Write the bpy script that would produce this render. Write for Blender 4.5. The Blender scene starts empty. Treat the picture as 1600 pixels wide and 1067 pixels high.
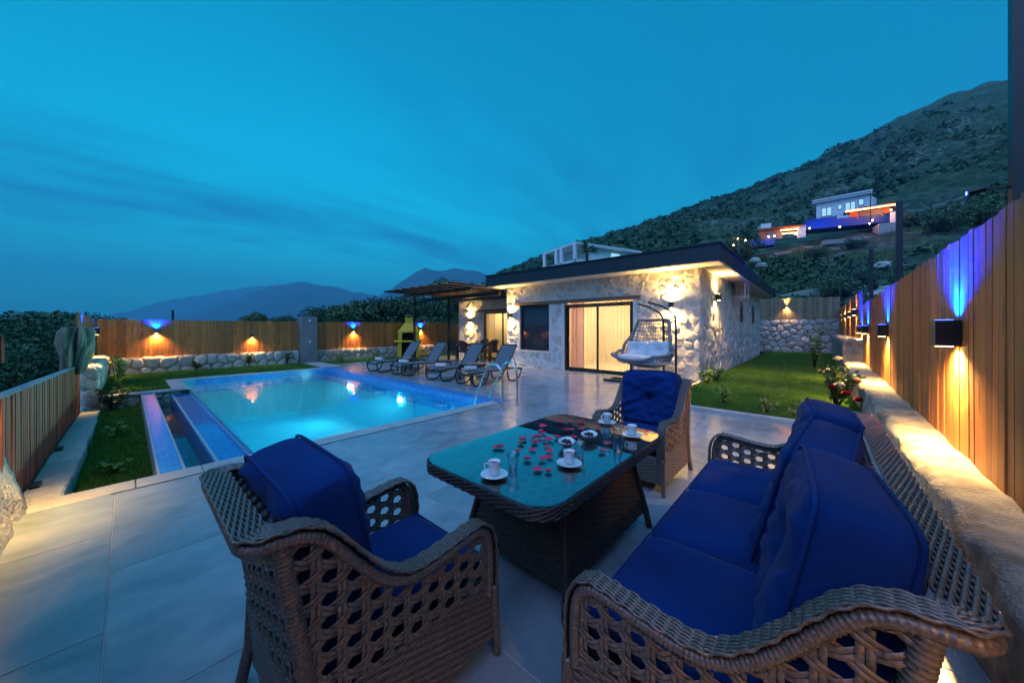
import bpy, bmesh, math, random
import numpy as np
from mathutils import Vector, Matrix, noise as mnoise
random.seed(7); np.random.seed(7)
PI = math.pi; R = math.radians
SC = bpy.context.scene; COL = SC.collection

# ------------------------------------------------------------------ camera, sky, sun, exposure
YAW = math.atan2(480, 537); CA, SA = math.cos(YAW), math.sin(YAW)
cam = bpy.data.cameras.new('camera'); camo = bpy.data.objects.new('camera', cam); COL.objects.link(camo)
camo.location = (0, 0, 1.4); camo.rotation_euler = (R(90), 0, YAW - R(90))
cam.sensor_width = 36; cam.lens = 12.083; cam.shift_y = -20.5 / 1600; cam.clip_start = 0.05; cam.clip_end = 60000
SC.camera = camo

SUN_EL, SUN_ROT = R(3.0), R(200)
w = bpy.data.worlds.new('World'); SC.world = w; w.use_nodes = True
nt = w.node_tree; L = nt.links; bg = nt.nodes['Background']
def N(nt, t, **k):
    n = nt.nodes.new(t)
    for a, b in k.items(): setattr(n, a, b)
    return n
sky = N(nt, 'ShaderNodeTexSky', sky_type='NISHITA', sun_disc=False)
sky.sun_elevation = SUN_EL; sky.sun_rotation = SUN_ROT; sky.ozone_density = 4; sky.dust_density = .3; sky.air_density = 1
tint = N(nt, 'ShaderNodeMix', data_type='RGBA', blend_type='MULTIPLY'); tint.inputs[0].default_value = 1
tint.inputs[7].default_value = (.001, .90, .64, 1); L.new(sky.outputs[0], tint.inputs[6])
tc = N(nt, 'ShaderNodeTexCoord'); sep = N(nt, 'ShaderNodeSeparateXYZ'); L.new(tc.outputs['Generated'], sep.inputs[0])
# cloud layer: project the direction on a high sheet so streaks shrink towards the horizon
zz = N(nt, 'ShaderNodeMath', operation='MAXIMUM'); zz.inputs[1].default_value = 0.0; L.new(sep.outputs[2], zz.inputs[0])
za = N(nt, 'ShaderNodeMath', operation='ADD'); za.inputs[1].default_value = .16; L.new(zz.outputs[0], za.inputs[0])
dx = N(nt, 'ShaderNodeMath', operation='DIVIDE'); L.new(sep.outputs[0], dx.inputs[0]); L.new(za.outputs[0], dx.inputs[1])
dy = N(nt, 'ShaderNodeMath', operation='DIVIDE'); L.new(sep.outputs[1], dy.inputs[0]); L.new(za.outputs[0], dy.inputs[1])
cb = N(nt, 'ShaderNodeCombineXYZ'); L.new(dx.outputs[0], cb.inputs[0]); L.new(dy.outputs[0], cb.inputs[1])
mp = N(nt, 'ShaderNodeMapping'); mp.inputs['Rotation'].default_value = (0, 0, R(6)); mp.inputs['Scale'].default_value = (.26, .85, 1); mp.inputs['Location'].default_value = (3.1, .4, 0)
L.new(cb.outputs[0], mp.inputs[0])
cn = N(nt, 'ShaderNodeTexNoise'); cn.inputs['Scale'].default_value = 1.0; cn.inputs['Detail'].default_value = 7; cn.inputs['Roughness'].default_value = .63; cn.inputs['Distortion'].default_value = .5
L.new(mp.outputs[0], cn.inputs['Vector'])
cr = N(nt, 'ShaderNodeValToRGB'); cr.color_ramp.elements[0].position = .42; cr.color_ramp.elements[0].color = (0, 0, 0, 1); cr.color_ramp.elements[1].position = .60; cr.color_ramp.elements[1].color = (1, 1, 1, 1)
L.new(cn.outputs[0], cr.inputs[0])
# haze bank low over the horizon
hz = N(nt, 'ShaderNodeMapRange'); hz.inputs['From Min'].default_value = 0.0; hz.inputs['From Max'].default_value = .42; hz.inputs['To Min'].default_value = .62; hz.inputs['To Max'].default_value = 0; hz.interpolation_type = 'SMOOTHSTEP'
L.new(sep.outputs[2], hz.inputs[0])
cm = N(nt, 'ShaderNodeMath', operation='MULTIPLY'); L.new(cr.outputs[0], cm.inputs[0])
mp2 = N(nt, 'ShaderNodeMapping'); mp2.inputs['Rotation'].default_value = (0, 0, R(14)); mp2.inputs['Scale'].default_value = (1.1, 2.6, 1); L.new(cb.outputs[0], mp2.inputs[0])
cn2 = N(nt, 'ShaderNodeTexNoise'); cn2.inputs['Scale'].default_value = 1.4; cn2.inputs['Detail'].default_value = 8; cn2.inputs['Roughness'].default_value = .6; L.new(mp2.outputs[0], cn2.inputs['Vector'])
cr2 = N(nt, 'ShaderNodeMapRange'); cr2.inputs[1].default_value = .3; cr2.inputs[2].default_value = .7; cr2.inputs[3].default_value = .45; cr2.inputs[4].default_value = 1.05; L.new(cn2.outputs[0], cr2.inputs[0]); L.new(cr2.outputs[0], cm.inputs[1])
mx = N(nt, 'ShaderNodeMath', operation='MAXIMUM'); L.new(cm.outputs[0], mx.inputs[0]); L.new(hz.outputs[0], mx.inputs[1])
cl = N(nt, 'ShaderNodeMix', data_type='RGBA'); L.new(mx.outputs[0], cl.inputs[0]); L.new(tint.outputs[2], cl.inputs[6])
cl.inputs[7].default_value = (.001, .36, .72, 1)
L.new(cl.outputs[2], bg.inputs[0]); bg.inputs[1].default_value = .15
sun = bpy.data.lights.new('sun', 'SUN'); suno = bpy.data.objects.new('sun', sun); COL.objects.link(suno)
sun.energy = .58; sun.angle = R(70); sun.color = (.33, .45, 1.0); suno.rotation_euler = (R(38), 0, R(-75))
vs = SC.view_settings; vs.view_transform = 'Standard'; vs.look = 'None'; vs.gamma = 1; vs.use_curve_mapping = False; vs.exposure = 2.5
cy = SC.cycles
SC.render.engine = 'CYCLES'
cy.use_denoising = True; cy.max_bounces = 8; cy.transparent_max_bounces = 16; cy.diffuse_bounces = 3; cy.glossy_bounces = 4; cy.transmission_bounces = 6; cy.volume_bounces = 0
cy.sample_clamp_indirect = 4; cy.sample_clamp_direct = 0; cy.caustics_reflective = False; cy.caustics_refractive = False; cy.blur_glossy = .6

# ------------------------------------------------------------------ materials
MATS = {}
def newmat(name):
    m = bpy.data.materials.new(name); m.use_nodes = True; MATS[name] = m
    nt = m.node_tree; return m, nt, nt.nodes['Principled BSDF'], nt.links
def pbr(name, c1, c2, scale=5, rough=.6, bump=0, bscale=None, coord='Object', stretch=(1, 1, 1), rand=0.0, r2=None, metal=0, detail=6, dist=.0, lo=.3, hi=.7, bdist=.01, sheen=0, spec=.5, coat=0, knots=False):
    m, nt, b, L = newmat(name)
    mp = N(nt, 'ShaderNodeMapping'); mp.inputs['Scale'].default_value = stretch
    if coord == 'Position':
        g = N(nt, 'ShaderNodeNewGeometry'); L.new(g.outputs['Position'], mp.inputs[0])
    else:
        t = N(nt, 'ShaderNodeTexCoord'); oi = N(nt, 'ShaderNodeObjectInfo')
        ml = N(nt, 'ShaderNodeMath', operation='MULTIPLY'); ml.inputs[1].default_value = 37.0; L.new(oi.outputs['Random'], ml.inputs[0])
        ad = N(nt, 'ShaderNodeVectorMath', operation='ADD'); L.new(t.outputs['Object'], ad.inputs[0]); L.new(ml.outputs[0], ad.inputs[1]); L.new(ad.outputs[0], mp.inputs[0])
    n = N(nt, 'ShaderNodeTexNoise'); n.inputs['Scale'].default_value = scale; n.inputs['Detail'].default_value = detail; n.inputs['Distortion'].default_value = dist
    L.new(mp.outputs[0], n.inputs['Vector'])
    mr = N(nt, 'ShaderNodeMapRange'); mr.inputs[1].default_value = lo; mr.inputs[2].default_value = hi; L.new(n.outputs[0], mr.inputs[0])
    mix = N(nt, 'ShaderNodeMix', data_type='RGBA'); mix.inputs[6].default_value = (*c1, 1); mix.inputs[7].default_value = (*c2, 1); L.new(mr.outputs[0], mix.inputs[0])
    out = mix.outputs[2]
    if knots:
        vo = N(nt, 'ShaderNodeTexVoronoi'); vo.inputs['Scale'].default_value = 1.0; m2 = N(nt, 'ShaderNodeMapping'); m2.inputs['Scale'].default_value = (9, 3, 2.2); L.new(mp.inputs[0].links[0].from_socket, m2.inputs[0]); L.new(m2.outputs[0], vo.inputs['Vector'])
        kr = N(nt, 'ShaderNodeMapRange'); kr.inputs[1].default_value = .06; kr.inputs[2].default_value = .20; kr.inputs[3].default_value = .75; kr.inputs[4].default_value = 0; L.new(vo.outputs['Distance'], kr.inputs[0])
        n5 = N(nt, 'ShaderNodeTexNoise'); n5.inputs['Scale'].default_value = .8; n5.inputs['Detail'].default_value = 5; L.new(mp.inputs[0].links[0].from_socket, n5.inputs['Vector']); k5 = N(nt, 'ShaderNodeMapRange'); k5.inputs[1].default_value = .5; k5.inputs[2].default_value = .75; k5.inputs[4].default_value = .4; L.new(n5.outputs[0], k5.inputs[0])
        km = N(nt, 'ShaderNodeMath', operation='MAXIMUM'); L.new(kr.outputs[0], km.inputs[0]); L.new(k5.outputs[0], km.inputs[1])
        kx = N(nt, 'ShaderNodeMix', data_type='RGBA'); kx.inputs[7].default_value = (c1[0] * .22, c1[1] * .22, c1[2] * .25, 1); L.new(km.outputs[0], kx.inputs[0]); L.new(out, kx.inputs[6]); out = kx.outputs[2]
    if rand:
        oi = N(nt, 'ShaderNodeObjectInfo'); rr = N(nt, 'ShaderNodeMapRange'); rr.inputs[3].default_value = 1 - rand; rr.inputs[4].default_value = 1 + rand; L.new(oi.outputs['Random'], rr.inputs[0])
        hs = N(nt, 'ShaderNodeHueSaturation'); L.new(rr.outputs[0], hs.inputs['Value']); L.new(out, hs.inputs['Color']); out = hs.outputs[0]
    L.new(out, b.inputs['Base Color'])
    b.inputs['Roughness'].default_value = rough; b.inputs['Metallic'].default_value = metal; b.inputs['Specular IOR Level'].default_value = spec
    if sheen: b.inputs['Sheen Weight'].default_value = sheen
    if coat: b.inputs['Coat Weight'].default_value = coat; b.inputs['Coat Roughness'].default_value = .1
    if r2 is not None:
        rm = N(nt, 'ShaderNodeMapRange'); rm.inputs[3].default_value = rough; rm.inputs[4].default_value = r2; L.new(mr.outputs[0], rm.inputs[0]); L.new(rm.outputs[0], b.inputs['Roughness'])
    if bump:
        n2 = N(nt, 'ShaderNodeTexNoise'); n2.inputs['Scale'].default_value = bscale or scale * 4; n2.inputs['Detail'].default_value = 6; L.new(mp.outputs[0], n2.inputs['Vector'])
        bp = N(nt, 'ShaderNodeBump'); bp.inputs['Strength'].default_value = bump; bp.inputs['Distance'].default_value = bdist; L.new(n2.outputs[0], bp.inputs['Height']); L.new(bp.outputs[0], b.inputs['Normal'])
    return m
def emit(name, col, s):
    m, nt, b, L = newmat(name); b.inputs['Base Color'].default_value = (.02, .02, .02, 1); b.inputs['Emission Color'].default_value = (*col, 1); b.inputs['Emission Strength'].default_value = s; return m
def glassy(name, tint=(1, 1, 1), rough=.0, ior=1.45, fmul=1.0, bump=None):
    """thin sheet: fresnel mix of clear transmission and mirror reflection"""
    m, nt, b, L = newmat(name); nt.nodes.remove(b)
    o = nt.nodes['Material Output']; tr = N(nt, 'ShaderNodeBsdfTransparent'); tr.inputs[0].default_value = (*tint, 1)
    gl = N(nt, 'ShaderNodeBsdfGlossy'); gl.inputs['Roughness'].default_value = rough
    fr = N(nt, 'ShaderNodeFresnel'); gq = N(nt, 'ShaderNodeNewGeometry'); pw = N(nt, 'ShaderNodeMath', operation='MULTIPLY_ADD'); pw.inputs[1].default_value = 1 / ior - ior; pw.inputs[2].default_value = ior; L.new(gq.outputs['Backfacing'], pw.inputs[0]); L.new(pw.outputs[0], fr.inputs[0])
    mu = N(nt, 'ShaderNodeMath', operation='MULTIPLY', use_clamp=True); mu.inputs[1].default_value = fmul; L.new(fr.outputs[0], mu.inputs[0])
    mi = N(nt, 'ShaderNodeMixShader'); L.new(mu.outputs[0], mi.inputs[0]); L.new(tr.outputs[0], mi.inputs[1]); L.new(gl.outputs[0], mi.inputs[2]); L.new(mi.outputs[0], o.inputs[0])
    if bump:
        sc, stg, ds, stretch = bump
        g = N(nt, 'ShaderNodeNewGeometry'); mp = N(nt, 'ShaderNodeMapping'); mp.inputs['Scale'].default_value = stretch; L.new(g.outputs['Position'], mp.inputs[0])
        n2 = N(nt, 'ShaderNodeTexNoise'); n2.inputs['Scale'].default_value = sc; n2.inputs['Detail'].default_value = 3; L.new(mp.outputs[0], n2.inputs['Vector'])
        bp = N(nt, 'ShaderNodeBump'); bp.inputs['Strength'].default_value = stg; bp.inputs['Distance'].default_value = ds; L.new(n2.outputs[0], bp.inputs['Height']); L.new(bp.outputs[0], gl.inputs['Normal']); L.new(bp.outputs[0], fr.inputs['Normal'])
    return m

pbr('tile', (.20, .235, .26), (.34, .365, .385), 2.6, .15, .08, 26, stretch=(1, 1.35, 1), rand=.09, r2=.26, dist=.7, detail=10, bdist=.004)
pbr('grout', (.38, .37, .36), (.48, .47, .45), 20, .9, coord='Position')
pbr('coping', (.36, .35, .33), (.50, .48, .45), 4, .45, .15, 40, rand=.06, bdist=.004)
pbr('limestone', (.44, .41, .37), (.61, .58, .53), 11, .85, 1.0, 26, rand=.15, bdist=.03, detail=9)
pbr('fieldstone', (.32, .27, .23), (.56, .51, .46), 6, .85, 1.0, 15, rand=.28, bdist=.05, detail=9)
pbr('mortar', (.36, .22, .15), (.46, .31, .22), 18, .95, .7, 60, coord='Position', bdist=.008)
pbr('pale_mortar', (.58, .56, .53), (.67, .65, .62), 16, .95, .6, 60, coord='Position', bdist=.008)
pbr('plaster', (.62, .58, .53), (.68, .64, .58), 6, .8, .08, 90, coord='Position')
pbr('white_wall', (.78, .78, .78), (.84, .84, .83), 3, .7, coord='Position')
pbr('interior', (.62, .52, .38), (.68, .58, .43), 3, .7, coord='Position')
pbr('fascia', (.012, .018, .026), (.018, .026, .036), 5, .45, .05, 60, coord='Position')
pbr('dark_metal', (.012, .012, .014), (.022, .022, .025), 8, .38, .03, 80, metal=.0)
pbr('black_box', (.010, .010, .012), (.016, .016, .018), 12, .35, .04, 150)
pbr('steel', (.55, .56, .58), (.66, .67, .69), 10, .16, metal=1, r2=.24)
pbr('fence_wood', (.35, .106, .022), (.55, .188, .044), 3.2, .52, .25, 22, stretch=(9, 9, .55), rand=.28, dist=.9, r2=.66, bdist=.003, knots=True)
pbr('left_wood', (.33, .074, .027), (.49, .122, .048), 3.2, .6, .2, 22, stretch=(9, 9, .55), rand=.2, dist=.9, bdist=.003)
pbr('grey_wood', (.19, .125, .07), (.33, .23, .135), 3.2, .65, .25, 22, stretch=(9, 9, .55), rand=.25, dist=.9, bdist=.003, knots=True)
pbr('lintel_wood', (.13, .075, .045), (.22, .135, .085), 4, .6, .2, 25, stretch=(8, .6, 8), bdist=.003)
pbr('slat_wood', (.42, .33, .23), (.55, .44, .31), 4, .6, .15, 25, stretch=(8, .6, 8), rand=.1, bdist=.003)
pbr('concrete', (.22, .22, .215), (.36, .35, .335), 3, .85, .4, 45, coord='Position', detail=10, bdist=.01)
pbr('rough_concrete', (.20, .18, .155), (.50, .46, .41), 6.5, .92, 1.0, 70, coord='Position', detail=12, bdist=.022, dist=.5)
pbr('pillar_grey', (.15, .165, .18), (.22, .235, .25), 2.5, .7, .15, 40, coord='Position')
pbr('soil', (.035, .028, .018), (.07, .05, .032), 4, .95, .5, 30, coord='Position')
pbr('lawn_base', (.018, .035, .008), (.035, .062, .014), 2.2, .95, .6, 60, coord='Position', detail=9)
pbr('grass', (.05, .155, .004), (.11, .24, .010), 1.1, .6, coord='Position', detail=4)
pbr('leaf', (.030, .075, .022), (.075, .15, .04), 1.5, .55, coord='Position', detail=3)
pbr('leaf_dark', (.024, .062, .026), (.055, .12, .045), .6, .6, coord='Position', detail=3)
pbr('leaf_light', (.11, .22, .025), (.22, .32, .05), 6, .5, coord='Position')
pbr('leaf_yellow', (.28, .26, .05), (.42, .38, .08), 6, .5, coord='Position')
pbr('bark', (.05, .035, .025), (.09, .065, .045), 6, .9, .5, 30)
pbr('scrub', (.020, .062, .026), (.055, .125, .048), .12, .8, coord='Position', detail=4)
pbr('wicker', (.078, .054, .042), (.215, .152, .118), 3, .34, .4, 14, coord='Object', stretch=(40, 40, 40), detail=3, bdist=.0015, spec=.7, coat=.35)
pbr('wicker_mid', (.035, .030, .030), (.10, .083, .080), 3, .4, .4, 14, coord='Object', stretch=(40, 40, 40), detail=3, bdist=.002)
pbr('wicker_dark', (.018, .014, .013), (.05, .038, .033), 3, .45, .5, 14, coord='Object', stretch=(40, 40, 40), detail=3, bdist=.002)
pbr('blue_fabric', (.0003, .014, .080), (.0010, .032, .165), 2.2, .8, .28, 420, coord='Object', detail=5, bdist=.0012, sheen=.05, spec=.15)
pbr('white_fabric', (.55, .56, .58), (.66, .67, .68), 5, .85, .25, 120, bdist=.002, sheen=.2)
pbr('towel', (.50, .44, .42), (.64, .57, .55), 30, .95, .8, 160, rand=.08, bdist=.004)
pbr('olive_cloth', (.19, .15, .105), (.29, .235, .17), 7, .9, .5, 60, bdist=.004)
pbr('sling', (.11, .115, .125), (.15, .155, .165), 60, .7, .3, 200, bdist=.001)
pbr('rope', (.15, .155, .16), (.22, .225, .23), 30, .8, .4, 120, bdist=.003)
pbr('porcelain', (.72, .72, .72), (.78, .78, .77), 5, .12, coat=.5)
pbr('yellow_paint', (.62, .43, .015), (.72, .52, .025), 5, .55, .2, 60, bdist=.004)
pbr('soot', (.02, .016, .014), (.06, .04, .03), 5, .9, .3, 40)
pbr('terracotta', (.22, .08, .045), (.30, .12, .07), 10, .8, .3, 60)
pbr('petal', (.62, .006, .05), (.80, .014, .10), 30, .5, rand=.25, sheen=.2)
pbr('rose_white', (.65, .60, .50), (.75, .70, .60), 20, .6)
pbr('rose_red', (.30, .006, .012), (.45, .012, .02), 20, .55)
pbr('fruit', (.55, .20, .08), (.68, .30, .14), 20, .5)
pbr('chocolate', (.015, .008, .005), (.035, .018, .010), 40, .5, .4, 60)
pbr('red_earth', (.14, .06, .035), (.24, .11, .06), .5, .95, coord='Position')
pbr('ac_white', (.66, .66, .64), (.72, .72, .70), 6, .45)
pbr('blind', (.030, .036, .046), (.045, .052, .064), 4, .6)
glassy('pane', (.94, .96, .96), .0, 1.5)
glassy('table_glass', (.86, .94, .97), .01, 1.6, 2.1)
glassy('tumbler', (.93, .965, .98), .0, 1.5, 1.7)
glassy('drink', (.75, .90, .97), .0, 1.33)
glassy('pool_water', (.20, .85, .93), .02, 1.33, 1.0, (2.6, .22, .02, (1.0, 1.0, 1)))
glassy('trough_water', (.70, .88, .95), .03, 1.33, 1.0, (5, .10, .015, (1, 1, 1)))
wm = MATS['pool_water']; wv = N(wm.node_tree, 'ShaderNodeVolumePrincipled'); wv.inputs['Color'].default_value = (.2, .85, 1, 1); wv.inputs['Density'].default_value = .035; wv.inputs['Anisotropy'].default_value = .3; wm.node_tree.links.new(wv.outputs[0], wm.node_tree.nodes['Material Output'].inputs['Volume'])
emit('lamp_warm', (1, .62, .2), 7); emit('lamp_blue', (.04, .09, 1), 2.5); emit('lamp_white', (1, .93, .75), 140)
emit('strip_orange', (1, .30, .06), 5); emit('bulb_far', (1, .5, .18), 14); emit('far_window', (.25, .5, .7), .25)
# mosaic pool tiles
def mosaic(name, c1, c2, rough=.25, gc=(.16, .34, .52)):
    m, nt, b, L = newmat(name)
    g = N(nt, 'ShaderNodeNewGeometry'); sp = N(nt, 'ShaderNodeVectorMath', operation='SCALE'); sp.inputs[3].default_value = 1 / .05; L.new(g.outputs['Position'], sp.inputs[0])
    fl = N(nt, 'ShaderNodeVectorMath', operation='FLOOR'); of = N(nt, 'ShaderNodeVectorMath', operation='ADD'); of.inputs[1].default_value = (.013, .017, .011); L.new(sp.outputs[0], of.inputs[0]); L.new(of.outputs[0], fl.inputs[0])
    wn = N(nt, 'ShaderNodeTexWhiteNoise'); L.new(fl.outputs[0], wn.inputs['Vector'])
    mix = N(nt, 'ShaderNodeMix', data_type='RGBA'); mix.inputs[6].default_value = (*c1, 1); mix.inputs[7].default_value = (*c2, 1); L.new(wn.outputs[0], mix.inputs[0])
    fr = N(nt, 'ShaderNodeVectorMath', operation='FRACTION'); L.new(of.outputs[0], fr.inputs[0])
    sb = N(nt, 'ShaderNodeVectorMath', operation='SUBTRACT'); sb.inputs[1].default_value = (.5, .5, .5); L.new(fr.outputs[0], sb.inputs[0])
    ab = N(nt, 'ShaderNodeVectorMath', operation='ABSOLUTE'); L.new(sb.outputs[0], ab.inputs[0])
    # grout where any in-plane coordinate is near the cell edge; the normal axis is masked
    na = N(nt, 'ShaderNodeVectorMath', operation='ABSOLUTE'); L.new(g.outputs['True Normal'], na.inputs[0])
    om = N(nt, 'ShaderNodeVectorMath', operation='SUBTRACT'); om.inputs[0].default_value = (1, 1, 1); L.new(na.outputs[0], om.inputs[1])
    mm = N(nt, 'ShaderNodeVectorMath', operation='MULTIPLY'); L.new(ab.outputs[0], mm.inputs[0]); L.new(om.outputs[0], mm.inputs[1])
    s3 = N(nt, 'ShaderNodeSeparateXYZ'); L.new(mm.outputs[0], s3.inputs[0])
    m1 = N(nt, 'ShaderNodeMath', operation='MAXIMUM'); L.new(s3.outputs[0], m1.inputs[0]); L.new(s3.outputs[1], m1.inputs[1])
    m2 = N(nt, 'ShaderNodeMath', operation='MAXIMUM'); L.new(m1.outputs[0], m2.inputs[0]); L.new(s3.outputs[2], m2.inputs[1])
    gt = N(nt, 'ShaderNodeMath', operation='GREATER_THAN'); gt.inputs[1].default_value = .46; L.new(m2.outputs[0], gt.inputs[0])
    mg = N(nt, 'ShaderNodeMix', data_type='RGBA'); mg.inputs[7].default_value = (*gc, 1); L.new(gt.outputs[0], mg.inputs[0]); L.new(mix.outputs[2], mg.inputs[6])
    L.new(mg.outputs[2], b.inputs['Base Color']); b.inputs['Roughness'].default_value = rough
mosaic('mosaic', (.015, .17, .50), (.05, .30, .66)); mosaic('mosaic_pool', (.02, .33, .46), (.05, .42, .54), .4, (.12, .48, .60)); mosaic('mosaic_deep', (.012, .06, .22), (.03, .13, .36))
def sheer(name, col, tr=.25):
    m, nt, b, L = newmat(name); nt.nodes.remove(b); o = nt.nodes['Material Output']
    d = N(nt, 'ShaderNodeBsdfDiffuse'); d.inputs[0].default_value = (*col, 1); t = N(nt, 'ShaderNodeBsdfTranslucent'); t.inputs[0].default_value = (*col, 1); x = N(nt, 'ShaderNodeBsdfTransparent')
    a = N(nt, 'ShaderNodeMixShader'); a.inputs[0].default_value = .55; L.new(d.outputs[0], a.inputs[1]); L.new(t.outputs[0], a.inputs[2]); c = N(nt, 'ShaderNodeMixShader'); c.inputs[0].default_value = tr; L.new(a.outputs[0], c.inputs[1]); L.new(x.outputs[0], c.inputs[2]); L.new(c.outputs[0], o.inputs[0])
sheer('sheer', (.72, .66, .55), .42); sheer('curtain_mauve', (.46, .30, .36), .05); sheer('curtain', (.62, .56, .44), .05)
# hill ground
def hillmat():
    m, nt, b, L = newmat('hill_ground'); g = N(nt, 'ShaderNodeNewGeometry')
    n1 = N(nt, 'ShaderNodeTexNoise'); n1.inputs['Scale'].default_value = .018; n1.inputs['Detail'].default_value = 8; n1.inputs['Roughness'].default_value = .65; L.new(g.outputs['Position'], n1.inputs['Vector'])
    n2 = N(nt, 'ShaderNodeTexNoise'); n2.inputs['Scale'].default_value = .16; n2.inputs['Detail'].default_value = 9; n2.inputs['Roughness'].default_value = .7; L.new(g.outputs['Position'], n2.inputs['Vector'])
    r1 = N(nt, 'ShaderNodeValToRGB'); e = r1.color_ramp.elements; e[0].position = .42; e[0].color = (.014, .042, .018, 1); e[1].position = .62; e[1].color = (.075, .145, .055, 1)
    L.new(n2.outputs[0], r1.inputs[0])
    mr = N(nt, 'ShaderNodeMapRange'); mr.inputs[1].default_value = .48; mr.inputs[2].default_value = .60; L.new(n1.outputs[0], mr.inputs[0])
    n3 = N(nt, 'ShaderNodeTexNoise'); n3.inputs['Scale'].default_value = .35; n3.inputs['Detail'].default_value = 8; L.new(g.outputs['Position'], n3.inputs['Vector'])
    r3 = N(nt, 'ShaderNodeMapRange'); r3.inputs[1].default_value = .5; r3.inputs[2].default_value = .62; L.new(n3.outputs[0], r3.inputs[0])
    ml = N(nt, 'ShaderNodeMath', operation='MULTIPLY'); L.new(mr.outputs[0], ml.inputs[0]); L.new(r3.outputs[0], ml.inputs[1])
    mx = N(nt, 'ShaderNodeMix', data_type='RGBA'); mx.inputs[7].default_value = (.24, .25, .24, 1); L.new(ml.outputs[0], mx.inputs[0]); L.new(r1.outputs[0], mx.inputs[6])
    n4 = N(nt, 'ShaderNodeTexNoise'); n4.inputs['Scale'].default_value = .33; n4.inputs['Detail'].default_value = 5; n4.inputs['Roughness'].default_value = .6; L.new(g.outputs['Position'], n4.inputs['Vector'])
    r4 = N(nt, 'ShaderNodeMapRange'); r4.inputs[1].default_value = .50; r4.inputs[2].default_value = .57; r4.inputs[4].default_value = .85; L.new(n4.outputs[0], r4.inputs[0])
    m4 = N(nt, 'ShaderNodeMix', data_type='RGBA'); m4.inputs[7].default_value = (.012, .040, .019, 1); L.new(r4.outputs[0], m4.inputs[0]); L.new(mx.outputs[2], m4.inputs[6])
    L.new(m4.outputs[2], b.inputs['Base Color']); b.inputs['Roughness'].default_value = .95
    bp = N(nt, 'ShaderNodeBump'); bp.inputs['Strength'].default_value = .8; bp.inputs['Distance'].default_value = 3.0; L.new(n2.outputs[0], bp.inputs['Height']); L.new(bp.outputs[0], b.inputs['Normal'])
hillmat()
pbr('far_rock', (.022, .034, .034), (.05, .062, .055), .0012, .95, coord='Position', detail=9)
pbr('plain', (.02, .032, .02), (.045, .058, .034), .01, .95, coord='Position', detail=8)

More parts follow.
